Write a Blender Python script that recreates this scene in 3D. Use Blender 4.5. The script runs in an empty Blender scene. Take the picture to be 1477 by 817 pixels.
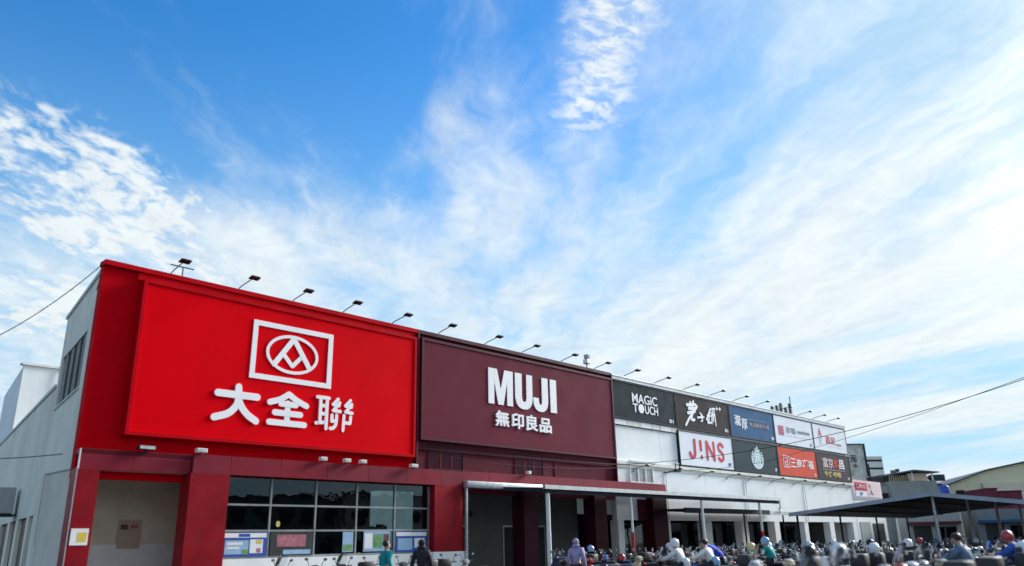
import bpy, bmesh, math, random
from mathutils import Vector, Matrix, Euler
random.seed(7)
R = math.radians
scene = bpy.context.scene
COL = scene.collection

# ------------------------------------------------------------------ camera
CAM_Z = 1.5
cam_data = bpy.data.cameras.new('camera')
cam_data.sensor_width = 36.0
cam_data.lens = 36.0 * 1137 / 1477
cam_data.clip_start = 0.1
cam_data.clip_end = 2000
cam = bpy.data.objects.new('camera', cam_data)
COL.objects.link(cam)
cam.matrix_world = Matrix.Translation((0, 0, CAM_Z)) @ Matrix.Rotation(R(90 + 18.33), 4, 'X') @ Matrix.Rotation(R(-1.26), 4, 'Z')
scene.camera = cam
cam_data.dof.use_dof = True
cam_data.dof.focus_distance = 38.0
cam_data.dof.aperture_fstop = 0.33

# ------------------------------------------------------------------ exposure
scene.view_settings.view_transform = 'Standard'
scene.view_settings.look = 'None'
scene.view_settings.gamma = 1.0
scene.view_settings.use_curve_mapping = False
scene.view_settings.exposure = 0.92

# ------------------------------------------------------------------ sky
SUN_AZ, SUN_EL = 52.5, 26.0          # degrees clockwise from +Y, above the horizon
SKY_STRENGTH = 0.10
CLOUD = 5.05
world = bpy.data.worlds.new('World')
scene.world = world
world.use_nodes = True
world.cycles.sampling_method = 'MANUAL'
world.cycles.sample_map_resolution = 256


class Graph:
    """small helper for writing node graphs as expressions"""
    def __init__(self, tree):
        self.t = tree
        tree.nodes.clear()

    def n(self, typ, **kw):
        nd = self.t.nodes.new(typ)
        for k, v in kw.items():
            setattr(nd, k, v)
        return nd

    def put(self, sock, v):
        if hasattr(v, 'is_output'):
            self.t.links.new(v, sock)
        elif v is not None:
            if hasattr(sock, 'default_value'):
                try:
                    sock.default_value = v
                except Exception:
                    sock.default_value = (v[0], v[1], v[2], 1.0)

    def m(self, op, a, b=None, c=None, clamp=False):
        nd = self.n('ShaderNodeMath', operation=op, use_clamp=clamp)
        self.put(nd.inputs[0], a)
        if b is not None: self.put(nd.inputs[1], b)
        if c is not None: self.put(nd.inputs[2], c)
        return nd.outputs[0]

    def add(self, a, b): return self.m('ADD', a, b)
    def sub(self, a, b): return self.m('SUBTRACT', a, b)
    def mul(self, a, b): return self.m('MULTIPLY', a, b)

    def ramp(self, x, lo, hi, to0=0.0, to1=1.0):
        nd = self.n('ShaderNodeMapRange', interpolation_type='SMOOTHSTEP', clamp=True)
        for i, v in enumerate((x, lo, hi, to0, to1)):
            self.put(nd.inputs[i], v)
        return nd.outputs[0]

    def vec(self, x, y, z=0.0):
        nd = self.n('ShaderNodeCombineXYZ')
        self.put(nd.inputs[0], x); self.put(nd.inputs[1], y); self.put(nd.inputs[2], z)
        return nd.outputs[0]

    def noise(self, v, scale, detail=6.0, rough=0.55, dist=0.0, out='Fac'):
        nd = self.n('ShaderNodeTexNoise')
        self.put(nd.inputs['Vector'], v)
        nd.inputs['Scale'].default_value = scale
        nd.inputs['Detail'].default_value = detail
        nd.inputs['Roughness'].default_value = rough
        nd.inputs['Distortion'].default_value = dist
        return nd.outputs[out]

    def mixc(self, f, a, b, typ='MIX'):
        nd = self.n('ShaderNodeMix', data_type='RGBA', blend_type=typ)
        self.put(nd.inputs[0], f)
        self.put(nd.inputs[6], a if hasattr(a, 'is_output') else (a[0], a[1], a[2], 1))
        self.put(nd.inputs[7], b if hasattr(b, 'is_output') else (b[0], b[1], b[2], 1))
        return nd.outputs[2]


def build_sky():
    g = Graph(world.node_tree)
    tc = g.n('ShaderNodeTexCoord')
    nrm = g.n('ShaderNodeVectorMath', operation='NORMALIZE')
    g.put(nrm.inputs[0], tc.outputs['Generated'])
    sp = g.n('ShaderNodeSeparateXYZ')
    g.put(sp.inputs[0], nrm.outputs[0])
    dx, dy, dz = sp.outputs
    zz = g.add(g.m('MAXIMUM', dz, 0.02), 0.035)
    px = g.m('DIVIDE', dx, zz)         # the cloud deck: a plane high above the ground
    py = g.m('DIVIDE', dy, zz)
    P = g.vec(px, py)
    sky = g.n('ShaderNodeTexSky', sky_type='NISHITA')
    sky.sun_disc = False
    sky.sun_elevation = R(SUN_EL)
    sky.sun_rotation = R(SUN_AZ)
    sky.altitude = 0
    sky.air_density = 1.0
    sky.dust_density = 0.35
    sky.ozone_density = 3.0
    hs = g.n('ShaderNodeHueSaturation')
    hs.inputs['Hue'].default_value = 0.501
    hs.inputs['Saturation'].default_value = 1.34
    hs.inputs['Value'].default_value = 1.22
    g.put(hs.inputs['Color'], sky.outputs[0])
    base = g.mixc(g.m('MAXIMUM', g.ramp(dz, 0.10, 0.60, 0.90, 0.0), g.ramp(dx, 0.05, 0.50, 0.0, 0.85)), hs.outputs[0], (1.75, 3.35, 4.5))

    # slow warp so that nothing is straight
    def warp(v, scale, amp, z=0.0):
        w = g.n('ShaderNodeVectorMath', operation='SCALE')
        wn = g.n('ShaderNodeVectorMath', operation='SUBTRACT')
        g.put(wn.inputs[0], g.noise(v, scale, 3, 0.55, out='Color')); wn.inputs[1].default_value = (.5, .5, .5)
        g.put(w.inputs[0], wn.outputs[0]); w.inputs['Scale'].default_value = amp
        wa = g.n('ShaderNodeVectorMath', operation='ADD')
        g.put(wa.inputs[0], v); g.put(wa.inputs[1], w.outputs[0])
        q = g.n('ShaderNodeSeparateXYZ'); g.put(q.inputs[0], wa.outputs[0])
        return q.outputs[0], q.outputs[1]
    wx, wy = warp(P, 1.1, 0.50)
    vx, vy = warp(P, 2.6, 0.34)

    def ell(cx, cy, rx, ry, skew=0.0, lo=0.0, hi=1.7):
        """soft patch of the cloud deck round (cx, cy)"""
        ex = g.m('DIVIDE', g.sub(wx, g.add(cx, g.mul(g.sub(wy, cy), skew))), rx)
        ey = g.m('DIVIDE', g.sub(wy, cy), ry)
        return g.ramp(g.add(g.mul(ex, ex), g.mul(ey, ey)), lo, hi, 1.0, 0.0)

    # cirrus: drawn out along the wind, which blows roughly along the view
    cir = g.noise(g.vec(g.mul(g.add(wx, g.mul(wy, -0.06)), 2.0), g.mul(wy, 0.55)), 1.3, 6, 0.60, 0.3)
    cir2 = g.noise(g.vec(g.mul(g.add(vx, g.mul(vy, 0.10)), 4.2), g.mul(vy, 0.95), 3.7), 1.5, 6, 0.64, 0.4)
    # on the sunny side the streaks lie across, fanning up to the right
    cir3 = g.noise(g.vec(g.mul(g.add(vx, g.mul(vy, 0.22)), 3.8), g.mul(vy, 0.62), 8.8), 1.5, 6, 0.60, 0.4)
    fine = g.noise(g.vec(g.mul(vx, 5.0), g.mul(vy, 4.0), 9.1), 2.2, 5, 0.65, 0.3)

    # broad cover: clear high up on the left, closing towards the horizon and the sun
    slow = g.noise(P, 0.75, 3, 0.5, 0.2)
    rr_ = g.m('SQRT', g.add(g.mul(px, px), g.mul(py, py)))
    cov = g.add(g.ramp(rr_, 1.50, 2.95, -0.02, 0.42), g.ramp(px, 0.0, 1.1, 0.0, 0.36))
    cov = g.sub(cov, g.mul(ell(-0.95, 1.45, .70, .62), .25))
    cov = g.sub(cov, g.mul(ell(-0.32, 1.35, .22, .34), .25))
    cov = g.add(cov, g.mul(ell(-0.06, 1.92, .13, .66, -.04), .34))
    cov = g.add(cov, g.mul(ell(-0.55, 2.35, .34, .45), .18))
    cov = g.add(cov, g.mul(g.sub(slow, 0.5), 0.35))
    side_ = g.ramp(px, 0.15, 0.7)
    wisps = g.add(g.mul(cir, 0.55), g.add(g.mul(g.add(g.mul(cir2, g.sub(1.0, side_)), g.mul(cir3, side_)), 0.42), g.mul(fine, 0.11)))
    field = g.add(cov, g.mul(g.sub(wisps, 0.55), 2.5))
    veil = g.ramp(field, -0.25, 0.85, 0.0, 0.95)

    # a bank of altocumulus puffs to the left
    bx, by = warp(P, 4.0, 0.10)
    puffn = g.noise(g.vec(g.mul(g.add(bx, g.mul(by, -.12)), 1.7), g.mul(g.add(by, g.mul(bx, .3)), 0.95), 21.3), 12.0, 5, 0.58, 0.25)
    bign = g.noise(g.vec(g.add(px, g.mul(py, .25)), py, 5.5), 2.6, 3, 0.5)
    bank = g.m('MAXIMUM', ell(-1.10, 2.20, .26, .72, .10, .2, 1.9), ell(-1.85, 2.95, .60, .55, -.2, .2, 1.6))
    puff = g.mul(g.ramp(bank, 0.0, .5), g.ramp(g.add(g.add(g.mul(puffn, .95), g.mul(bign, .62)), g.mul(bank, .18)), 0.78, 1.08))
    # a combed streak of cirrocumulus high in the middle
    sx = g.sub(px, g.add(0.195, g.mul(g.sub(py, 1.45), -0.06)))
    sxn = g.add(sx, g.mul(g.sub(g.noise(g.vec(px, py, 2.2), 9, 6, .65), .5), 0.16))
    kx, ky = warp(P, 9.0, 0.07)
    comb = g.ramp(g.noise(g.vec(g.mul(g.add(kx, g.mul(ky, .5)), 1.3), g.mul(g.sub(ky, g.mul(kx, .5)), 1.9), 4.4), 13.0, 8, .62, .2), 0.36, 0.64)
    stk = g.mul(g.mul(g.ramp(g.m('ABSOLUTE', sxn), 0.02, 0.13, 1.0, 0.0), g.ramp(g.add(py, g.mul(comb, -.10)), 1.44, 1.72, 1.0, 0.0)), g.add(.30, g.mul(comb, .66)))

    a = g.m('MAXIMUM', g.m('MAXIMUM', veil, g.mul(puff, .95)), stk)
    # clearer band low down, with long thin bars of cloud
    bars = g.noise(g.vec(g.mul(dx, 2.2), g.mul(g.add(dz, g.mul(dx, -.10)), 17.0), 1.7), 1.6, 6, .55, .3)
    lowm = g.mul(g.ramp(dz, 0.14, 0.30, 1.0, 0.0), g.ramp(dx, 0.15, 0.5))
    lowa = g.ramp(bars, 0.36, 0.58, 0.08, 0.95)
    nd = g.n('ShaderNodeMix', data_type='FLOAT')
    g.put(nd.inputs[0], lowm); g.put(nd.inputs[2], a); g.put(nd.inputs[3], lowa)
    a = nd.outputs[0]
    haze = g.ramp(dz, 0.02, 0.12, 0.5, 0.0)
    a = g.m('MAXIMUM', a, haze)
    a = g.m('MULTIPLY', a, g.ramp(dz, -0.12, -0.06), clamp=True)

    # cloud brightness: white, greyer in the thick folds, whiter near the sun
    sd = Vector((math.sin(R(SUN_AZ)) * math.cos(R(SUN_EL)), math.cos(R(SUN_AZ)) * math.cos(R(SUN_EL)), math.sin(R(SUN_EL))))
    dot = g.n('ShaderNodeVectorMath', operation='DOT_PRODUCT')
    g.put(dot.inputs[0], nrm.outputs[0]); dot.inputs[1].default_value = sd
    glow = g.m('POWER', g.m('MAXIMUM', dot.outputs['Value'], 0.0), 26.0)
    fold = g.add(g.mul(cir3, .6), g.mul(fine, .4))
    cb = g.add(CLOUD, g.add(g.mul(g.sub(fold, .5), 3.0), g.mul(glow, 3.0)))
    tint = g.mixc(g.m('MINIMUM', g.mul(glow, 1.3), 1.0), (0.92, 0.985, 1.0), (1.0, 0.99, 0.96))
    tint = g.mixc(g.ramp(dz, 0.0, 0.22, 1.0, 0.0), tint, (0.80, 0.93, 1.0))
    cl = g.n('ShaderNodeVectorMath', operation='SCALE')
    g.put(cl.inputs[0], tint); g.put(cl.inputs['Scale'], cb)
    col = g.mixc(a, base, cl.outputs[0])
    bg = g.n('ShaderNodeBackground')
    g.put(bg.inputs['Color'], col)
    bg.inputs['Strength'].default_value = SKY_STRENGTH
    out = g.n('ShaderNodeOutputWorld')
    g.t.links.new(bg.outputs[0], out.inputs[0])


build_sky()

sun_data = bpy.data.lights.new('sun', 'SUN')
sun_data.energy = 4.0
sun_data.angle = R(22.0)
sun_data.color = (1.0, 0.97, 0.92)
sun = bpy.data.objects.new('sun', sun_data)
COL.objects.link(sun)
_sd = Vector((math.sin(R(SUN_AZ)) * math.cos(R(SUN_EL)), math.cos(R(SUN_AZ)) * math.cos(R(SUN_EL)), math.sin(R(SUN_EL))))
sun.rotation_euler = (-_sd).to_track_quat('-Z', 'Y').to_euler()
sun.location = (30, 30, 40)

# ------------------------------------------------------------------ frames of reference
# facade frame: x along the shop front (u), y into the building, z up
FC = Vector((-12.474, 22.918, 0.0))
FU = Vector((math.sin(R(43.06)), math.cos(R(43.06)), 0))
FN = Vector((FU.y, -FU.x, 0))            # out of the facade, towards the car park
FROT = R(90 - 43.06)
LD = Vector((math.sin(R(-37.0)), math.cos(R(-37.0)), 0))   # along the side wall


def F(u, off, z):
    return FC + FU * u + FN * off + Vector((0, 0, z))


def side(l, out, z):
    """point on the side wall, given in facade-local coordinates"""
    nl = Vector((-LD.y, LD.x, 0))
    p = LD * l + nl * out
    return (p.dot(FU), -p.dot(FN), z)


# ------------------------------------------------------------------ materials
def mat(name, col, rough=0.6, metal=0.0, var=0.10, vscale=3.0, bump=0.0, bscale=40.0, streak=0.0, spec=0.5,
        lines=None, stain=None, coat=0.0, rnd=0.0):
    m = bpy.data.materials.new(name)
    m.use_nodes = True
    g = Graph(m.node_tree)
    tc = g.n('ShaderNodeTexCoord')
    ob = tc.outputs['Object']
    bs = g.n('ShaderNodeBsdfPrincipled')
    bs.inputs['Roughness'].default_value = rough
    bs.inputs['Metallic'].default_value = metal
    bs.inputs['Specular IOR Level'].default_value = spec * SPEC
    bs.inputs['Coat Weight'].default_value = coat
    n1 = g.noise(ob, vscale, 6, 0.6)
    f = g.ramp(n1, 0.3, 0.7)
    lo = tuple(c * (1 - var) for c in col)
    hi = tuple(min(1, c * (1 + var * 0.6)) for c in col)
    c = g.mixc(f, lo, hi)
    if streak > 0:      # rain streaks and dust that run down the surface
        sc = g.n('ShaderNodeVectorMath', operation='MULTIPLY')
        g.put(sc.inputs[0], ob); sc.inputs[1].default_value = (2.6, 2.6, 0.22)
        s = g.noise(sc.outputs[0], 1.6, 7, 0.65)
        sf = g.mul(g.ramp(s, 0.50, 0.74), streak)
        st = stain or (0.16, 0.15, 0.13)
        c = g.mixc(sf, c, st)
    if rnd > 0:         # each panel of a set weathers a little differently
        oi = g.n('ShaderNodeObjectInfo')
        c = g.mixc(g.mul(oi.outputs['Random'], rnd), c, stain or (0.16, 0.15, 0.13))
    g.put(bs.inputs['Base Color'], c)
    rr = g.ramp(g.noise(ob, vscale * 2.3, 5, .6), .3, .7, max(0, rough - .08), min(1, rough + .08))
    g.put(bs.inputs['Roughness'], rr)
    h = None
    if lines:           # (period, depth) fine horizontal ribs
        w = g.n('ShaderNodeTexWave', wave_type='BANDS', bands_direction=lines[2] if len(lines) > 2 else 'Z', wave_profile='SAW')
        g.put(w.inputs['Vector'], ob)
        w.inputs['Scale'].default_value = 0.314 / lines[0]
        h = g.mul(w.outputs['Fac'], lines[1])
    if bump > 0:
        nb = g.mul(g.noise(ob, bscale, 6, .6), bump)
        h = g.add(h, nb) if h is not None else nb
    if h is not None:
        bp = g.n('ShaderNodeBump')
        bp.inputs['Strength'].default_value = 1.0
        bp.inputs['Distance'].default_value = 1.0
        g.put(bp.inputs['Height'], h)
        g.put(bs.inputs['Normal'], bp.outputs[0])
    out = g.n('ShaderNodeOutputMaterial')
    g.t.links.new(bs.outputs[0], out.inputs[0])
    return m


def glass_mat(name, tint, ior=1.5, rough=0.01):
    m = bpy.data.materials.new(name)
    m.use_nodes = True
    g = Graph(m.node_tree)
    tr = g.n('ShaderNodeBsdfTransparent'); tr.inputs[0].default_value = (*tint, 1)
    gl = g.n('ShaderNodeBsdfGlossy'); gl.inputs['Roughness'].default_value = rough
    gl.inputs['Color'].default_value = (.9, .95, 1, 1)
    tc = g.n('ShaderNodeTexCoord')
    bp = g.n('ShaderNodeBump'); bp.inputs['Distance'].default_value = .004
    g.put(bp.inputs['Height'], g.noise(tc.outputs['Object'], 1.3, 2, .5))
    g.put(gl.inputs['Normal'], bp.outputs[0])
    fr = g.n('ShaderNodeFresnel'); fr.inputs[0].default_value = ior
    g.put(fr.inputs['Normal'], bp.outputs[0])
    mx = g.n('ShaderNodeMixShader')
    g.put(mx.inputs[0], fr.outputs[0])
    g.t.links.new(tr.outputs[0], mx.inputs[1]); g.t.links.new(gl.outputs[0], mx.inputs[2])
    out = g.n('ShaderNodeOutputMaterial')
    g.t.links.new(mx.outputs[0], out.inputs[0])
    return m


def emit_mat(name, col, s):
    m = bpy.data.materials.new(name)
    m.use_nodes = True
    g = Graph(m.node_tree)
    e = g.n('ShaderNodeEmission'); e.inputs[0].default_value = (*col, 1); e.inputs[1].default_value = s
    out = g.n('ShaderNodeOutputMaterial')
    g.t.links.new(e.outputs[0], out.inputs[0])
    return m


M = {}
SPEC = 0.25
M['asphalt'] = mat('asphalt', (.055, .055, .058), .9, var=.3, vscale=.6, bump=.004, bscale=60)
M['paving'] = mat('paving', (.30, .29, .27), .85, var=.2, vscale=1.2, bump=.002)
M['paint'] = mat('road_paint', (.72, .71, .66), .7, var=.25, vscale=6)
M['red_wall'] = mat('red_cladding', (.60, .0, .007), .6, spec=.12, var=.10, vscale=.7, lines=(.09, .006), streak=.10, stain=(.30, .004, .012))
M['red_panel'] = mat('red_sign_face', (.76, .0, .006), .6, var=.07, vscale=.3, streak=.10, stain=(.50, .0, .008), bump=.0015, bscale=1.2, spec=.08)
M['red_trim'] = mat('red_sign_trim', (.50, .001, .008), .55, var=.12, vscale=1.2, spec=.15)
M['maroon_wall'] = mat('maroon_cladding', (.135, .018, .036), .6, var=.14, vscale=.8, lines=(.09, .008), streak=.12, stain=(.08, .012, .02))
M['maroon_panel'] = mat('maroon_sign_face', (.150, .028, .046), .6, var=.06, vscale=.35, bump=.0015, bscale=1.0, spec=.12)
M['maroon_trim'] = mat('maroon_sign_trim', (.075, .012, .026), .5, var=.12, vscale=1.5)
M['fascia'] = mat('fascia_maroon', (.225, .012, .027), .5, var=.20, vscale=.9, streak=.35, stain=(.16, .030, .05), rnd=.45)
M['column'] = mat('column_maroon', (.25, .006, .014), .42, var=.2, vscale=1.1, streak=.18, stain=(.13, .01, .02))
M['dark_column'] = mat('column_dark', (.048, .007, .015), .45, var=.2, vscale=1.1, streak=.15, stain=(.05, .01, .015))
M['white_wall'] = mat('white_cladding', (.87, .89, .90), .6, var=.06, vscale=.6, streak=.28, stain=(.60, .61, .60), lines=(.30, .004), rnd=.14)
M['cream'] = mat('cream_trim', (.72, .72, .66), .6, var=.12, vscale=1.5, streak=.30, stain=(.38, .36, .30))
M['white_paint'] = mat('white_paint', (.80, .82, .83), .5, var=.08, vscale=2, streak=.2, stain=(.45, .43, .38))
M['lettering'] = mat('white_lettering', (.93, .93, .95), .45, var=.03, vscale=2)
M['concrete'] = mat('pale_render', (.92, .88, .74), .85, var=.14, vscale=.35, streak=.5, stain=(.54, .53, .46), rnd=.15, bump=.004, bscale=14)
M['concrete_edge'] = mat('render_edge', (.76, .77, .72), .8, var=.12, vscale=2)
M['roof'] = mat('flat_roof', (.22, .22, .21), .9, var=.2, vscale=1)
M['louvre'] = mat('louvre_metal', (.17, .18, .16), .55, var=.2, vscale=3, streak=.2)
M['dark'] = mat('dark_metal', (.022, .024, .030), .45, var=.2, vscale=8)
M['frame_dark'] = mat('frame_dark', (.018, .02, .026), .5, var=.2, vscale=4)
M['steel'] = mat('galvanised_steel', (.52, .55, .57), .42, metal=.6, var=.18, vscale=5, streak=.2, stain=(.3, .3, .3))
M['alu'] = mat('aluminium', (.62, .64, .65), .38, metal=.5, var=.08, vscale=4)
M['dull_alu'] = mat('dull_aluminium', (.30, .32, .33), .5, metal=.3, var=.2, vscale=2)
M['pole_white'] = mat('white_pole', (.78, .80, .80), .5, var=.1, vscale=4, streak=.3, stain=(.4, .36, .3))
M['pole_red'] = mat('red_reflective_band', (.55, .05, .03), .5, var=.15, vscale=6)
M['soffit'] = mat('soffit', (.34, .35, .33), .7, var=.12, vscale=2, lines=(.16, .012, 'DIAGONAL'))
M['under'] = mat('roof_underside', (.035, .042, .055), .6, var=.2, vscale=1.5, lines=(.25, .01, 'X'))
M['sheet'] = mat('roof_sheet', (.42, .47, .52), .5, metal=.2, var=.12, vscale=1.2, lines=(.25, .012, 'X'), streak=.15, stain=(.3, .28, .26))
M['int_wall'] = mat('interior_wall', (.72, .67, .56), .8, var=.1, vscale=1.2, lines=(.12, .004))
M['int_shaded'] = mat('interior_shaded', (.17, .18, .17), .8, var=.12, vscale=1.2)  # pale bay walls coloured darker, the lack of light put into the tone
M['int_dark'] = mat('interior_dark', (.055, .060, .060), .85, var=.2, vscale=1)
M['glass'] = glass_mat('dark_glass', (.34, .40, .40))
M['glass_dark'] = glass_mat('tinted_glass', (.10, .12, .12), 1.55)
M['maroon_glass'] = mat('painted_maroon_glass', (.055, .008, .02), .22, var=.15, vscale=3)
M['shutter_grey'] = mat('grey_shutter', (.42, .44, .42), .6, var=.1, vscale=3, lines=(.06, .006))
M['sign_black'] = mat('sign_black', (.022, .038, .050), .6, spec=.12, var=.08, vscale=.6)
M['sign_brown'] = mat('sign_charcoal_brown', (.045, .040, .045), .6, spec=.12, var=.10, vscale=.6)
M['sign_blue'] = mat('sign_blue', (.045, .125, .25), .6, spec=.12, var=.08, vscale=.6)
M['sign_white'] = mat('sign_white', (.80, .83, .89), .6, spec=.12, var=.04, vscale=.8)
M['sign_green'] = mat('sign_dark_green', (.045, .075, .088), .6, spec=.12, var=.08, vscale=.6)
M['sign_orange'] = mat('sign_orange', (.70, .11, .07), .6, spec=.12, var=.06, vscale=.6, streak=.12, stain=(.45, .10, .07))
M['sign_plum'] = mat('sign_plum_grey', (.080, .068, .082), .6, spec=.12, var=.08, vscale=.6)
M['crimson'] = mat('crimson_letter', (.60, .030, .055), .45, var=.05)
M['pale_pink'] = mat('pale_pink_letter', (.80, .62, .64), .45, var=.08, vscale=8)
M['tan'] = mat('tan_letter', (.50, .40, .33), .45, var=.08, vscale=8)
M['pale_blue'] = mat('pale_blue_letter', (.30, .42, .55), .45, var=.08, vscale=8)
M['grey_letter'] = mat('grey_letter', (.30, .35, .40), .45, var=.08, vscale=8)
M['magenta_letter'] = mat('seal_magenta', (.50, .08, .16), .45, var=.10, vscale=8)
M['yellow_letter'] = mat('yellow_letter', (.62, .52, .16), .45, var=.06, vscale=8)
M['teal_pale'] = mat('emblem_pale_teal', (.70, .83, .86), .42, var=.06, vscale=6)
M['teal_mid'] = mat('emblem_teal', (.10, .24, .28), .42, var=.06, vscale=6)
M['print_white'] = mat('print_white', (.78, .78, .80), .6, var=.06, vscale=4)
M['print_blue'] = mat('print_blue', (.04, .10, .38), .5, var=.12, vscale=3)
M['print_sky'] = mat('print_sky', (.30, .46, .66), .5, var=.12, vscale=3)
M['print_pink'] = mat('print_pink', (.42, .16, .20), .5, var=.3, vscale=5)
M['print_green'] = mat('print_green', (.16, .32, .14), .5, var=.3, vscale=5)
M['print_yellow'] = mat('print_yellow', (.70, .52, .10), .5, var=.12, vscale=4)
M['print_brown'] = mat('print_brown', (.16, .09, .06), .5, var=.3, vscale=5)
M['cable'] = mat('cable_black', (.012, .013, .016), .6)
M['lamp_glow'] = emit_mat('lantern_glow', (1, .62, .22), 2.2)


# ------------------------------------------------------------------ mesh building
class MB:
    def __init__(self):
        self.v, self.f = [], []

    def add(self, vs, fs):
        o = len(self.v)
        self.v += [tuple(p) for p in vs]
        self.f += [tuple(i + o for i in f) for f in fs]
        return self

    def box(self, x0, x1, y0, y1, z0, z1):
        vs = [(x0, y0, z0), (x1, y0, z0), (x1, y1, z0), (x0, y1, z0), (x0, y0, z1), (x1, y0, z1), (x1, y1, z1), (x0, y1, z1)]
        return self.add(vs, [(0, 3, 2, 1), (4, 5, 6, 7), (0, 1, 5, 4), (1, 2, 6, 5), (2, 3, 7, 6), (3, 0, 4, 7)])

    def bbox(self, x0, x1, y0, y1, z0, z1, b=.02):
        """box with bevelled edges"""
        bm = bmesh.new()
        bmesh.ops.create_cube(bm, size=1)
        for v in bm.verts:
            v.co = Vector(((x0 + x1) / 2 + v.co.x * (x1 - x0), (y0 + y1) / 2 + v.co.y * (y1 - y0), (z0 + z1) / 2 + v.co.z * (z1 - z0)))
        bmesh.ops.bevel(bm, geom=bm.edges[:], offset=b, segments=2, affect='EDGES', profile=.5)
        bm.verts.ensure_lookup_table(); bm.verts.index_update()
        self.add([v.co[:] for v in bm.verts], [[v.index for v in f.verts] for f in bm.faces])
        bm.free()
        return self

    def hexa(self, p):
        """eight corners: bottom ring then top ring, anticlockwise seen from above"""
        return self.add(p, [(0, 3, 2, 1), (4, 5, 6, 7), (0, 1, 5, 4), (1, 2, 6, 5), (2, 3, 7, 6), (3, 0, 4, 7)])

    def prism(self, pts, y0, y1):
        """outline in x,z pushed from y0 (front) to y1 (back)"""
        n = len(pts)
        ar = sum(pts[i][0] * pts[(i + 1) % n][1] - pts[(i + 1) % n][0] * pts[i][1] for i in range(n))
        if ar < 0: pts = pts[::-1]
        vs = [(x, y0, z) for x, z in pts] + [(x, y1, z) for x, z in pts]
        fs = [tuple(range(n)), tuple(range(2 * n - 1, n - 1, -1))]
        for i in range(n):
            j = (i + 1) % n
            fs.append((j, i, n + i, n + j))
        return self.add(vs, fs)

    def stroke(self, pts, w0, w1, y0, y1, caps=6):
        """one pen stroke with round ends in the x,z plane"""
        pts = [Vector((p[0], p[1])) for p in pts]
        if len(pts) > 2: pts = smooth_path(pts, 5)
        n = len(pts)
        L, Rr = [], []
        for i, p in enumerate(pts):
            t = (pts[min(i + 1, n - 1)] - pts[max(i - 1, 0)]).normalized()
            nn = Vector((-t.y, t.x))
            w = (w0 + (w1 - w0) * i / max(1, n - 1)) / 2
            L.append(p + nn * w); Rr.append(p - nn * w)
        out = list(L)
        t = (pts[-1] - pts[-2]).normalized(); a0 = math.atan2(t.x, -t.y)
        for k in range(1, caps):
            a = a0 - math.pi * k / caps
            out.append(pts[-1] + Vector((math.cos(a), math.sin(a))) * w1 / 2)
        out += Rr[::-1]
        t = (pts[0] - pts[1]).normalized(); a0 = math.atan2(t.x, -t.y)
        for k in range(1, caps):
            a = a0 - math.pi * k / caps
            out.append(pts[0] + Vector((math.cos(a), math.sin(a))) * w0 / 2)
        return self.prism([(p.x, p.y) for p in out], y0, y1)

    def tube(self, path, r, n=8, cap=True):
        path = [Vector(p) for p in path]
        rs = r if isinstance(r, (list, tuple)) else [r] * len(path)
        o = len(self.v)
        rings = []
        for i, p in enumerate(path):
            t = (path[min(i + 1, len(path) - 1)] - path[max(i - 1, 0)]).normalized()
            a = t.cross(Vector((0, 0, 1)))
            if a.length < 1e-3: a = t.cross(Vector((1, 0, 0)))
            a.normalize(); b = a.cross(t)
            rings.append([p + (a * math.cos(k * 2 * math.pi / n) + b * math.sin(k * 2 * math.pi / n)) * rs[i] for k in range(n)])
        return self.rings(rings, cap)

    def rings(self, rings, cap=True):
        n = len(rings[0])
        vs = [p for r in rings for p in r]
        fs = []
        for i in range(len(rings) - 1):
            for k in range(n):
                k2 = (k + 1) % n
                fs.append((i * n + k, i * n + k2, (i + 1) * n + k2, (i + 1) * n + k))
        if cap:
            fs.append(tuple(range(n - 1, -1, -1)))
            fs.append(tuple(range((len(rings) - 1) * n, len(rings) * n)))
        return self.add(vs, fs)

    def loft_x(self, secs, n=12, e=2.6):
        """sections across x: (x, z centre, half width y, half height z)"""
        rr = []
        for x, zc, hw, hh in secs:
            rr.append([Vector((x, hw * sgnpow(math.cos(a), 2 / e), zc + hh * sgnpow(math.sin(a), 2 / e))) for a in [2 * math.pi * k / n for k in range(n)]])
        return self.rings(rr)

    def loft_z(self, secs, n=12, e=2.6):
        """sections across z: (z, x centre, half width y, half depth x)"""
        rr = []
        for z, xc, hw, hd in secs:
            rr.append([Vector((xc + hd * sgnpow(math.cos(a), 2 / e), hw * sgnpow(math.sin(a), 2 / e), z)) for a in [2 * math.pi * k / n for k in range(n)]])
        return self.rings(rr)

    def torus(self, c, R1, r, axis='Y', n=18, m=8):
        rr = []
        vs, fs = [], []
        for i in range(n):
            a = 2 * math.pi * i / n
            for k in range(m):
                b = 2 * math.pi * k / m
                q = (R1 + r * math.cos(b))
                if axis == 'Y': vs.append((c[0] + q * math.cos(a), c[1] + r * math.sin(b), c[2] + q * math.sin(a)))
                else: vs.append((c[0] + q * math.cos(a), c[1] + q * math.sin(a), c[2] + r * math.sin(b)))
        for i in range(n):
            for k in range(m):
                fs.append((i * m + k, i * m + (k + 1) % m, ((i + 1) % n) * m + (k + 1) % m, ((i + 1) % n) * m + k))
        return self.add(vs, fs)

    def disc(self, c, r, y0, y1, n=24, rz=None):
        return self.prism([(c[0] + r * math.cos(2 * math.pi * k / n), c[1] + (rz or r) * math.sin(2 * math.pi * k / n)) for k in range(n)], y0, y1)

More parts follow.
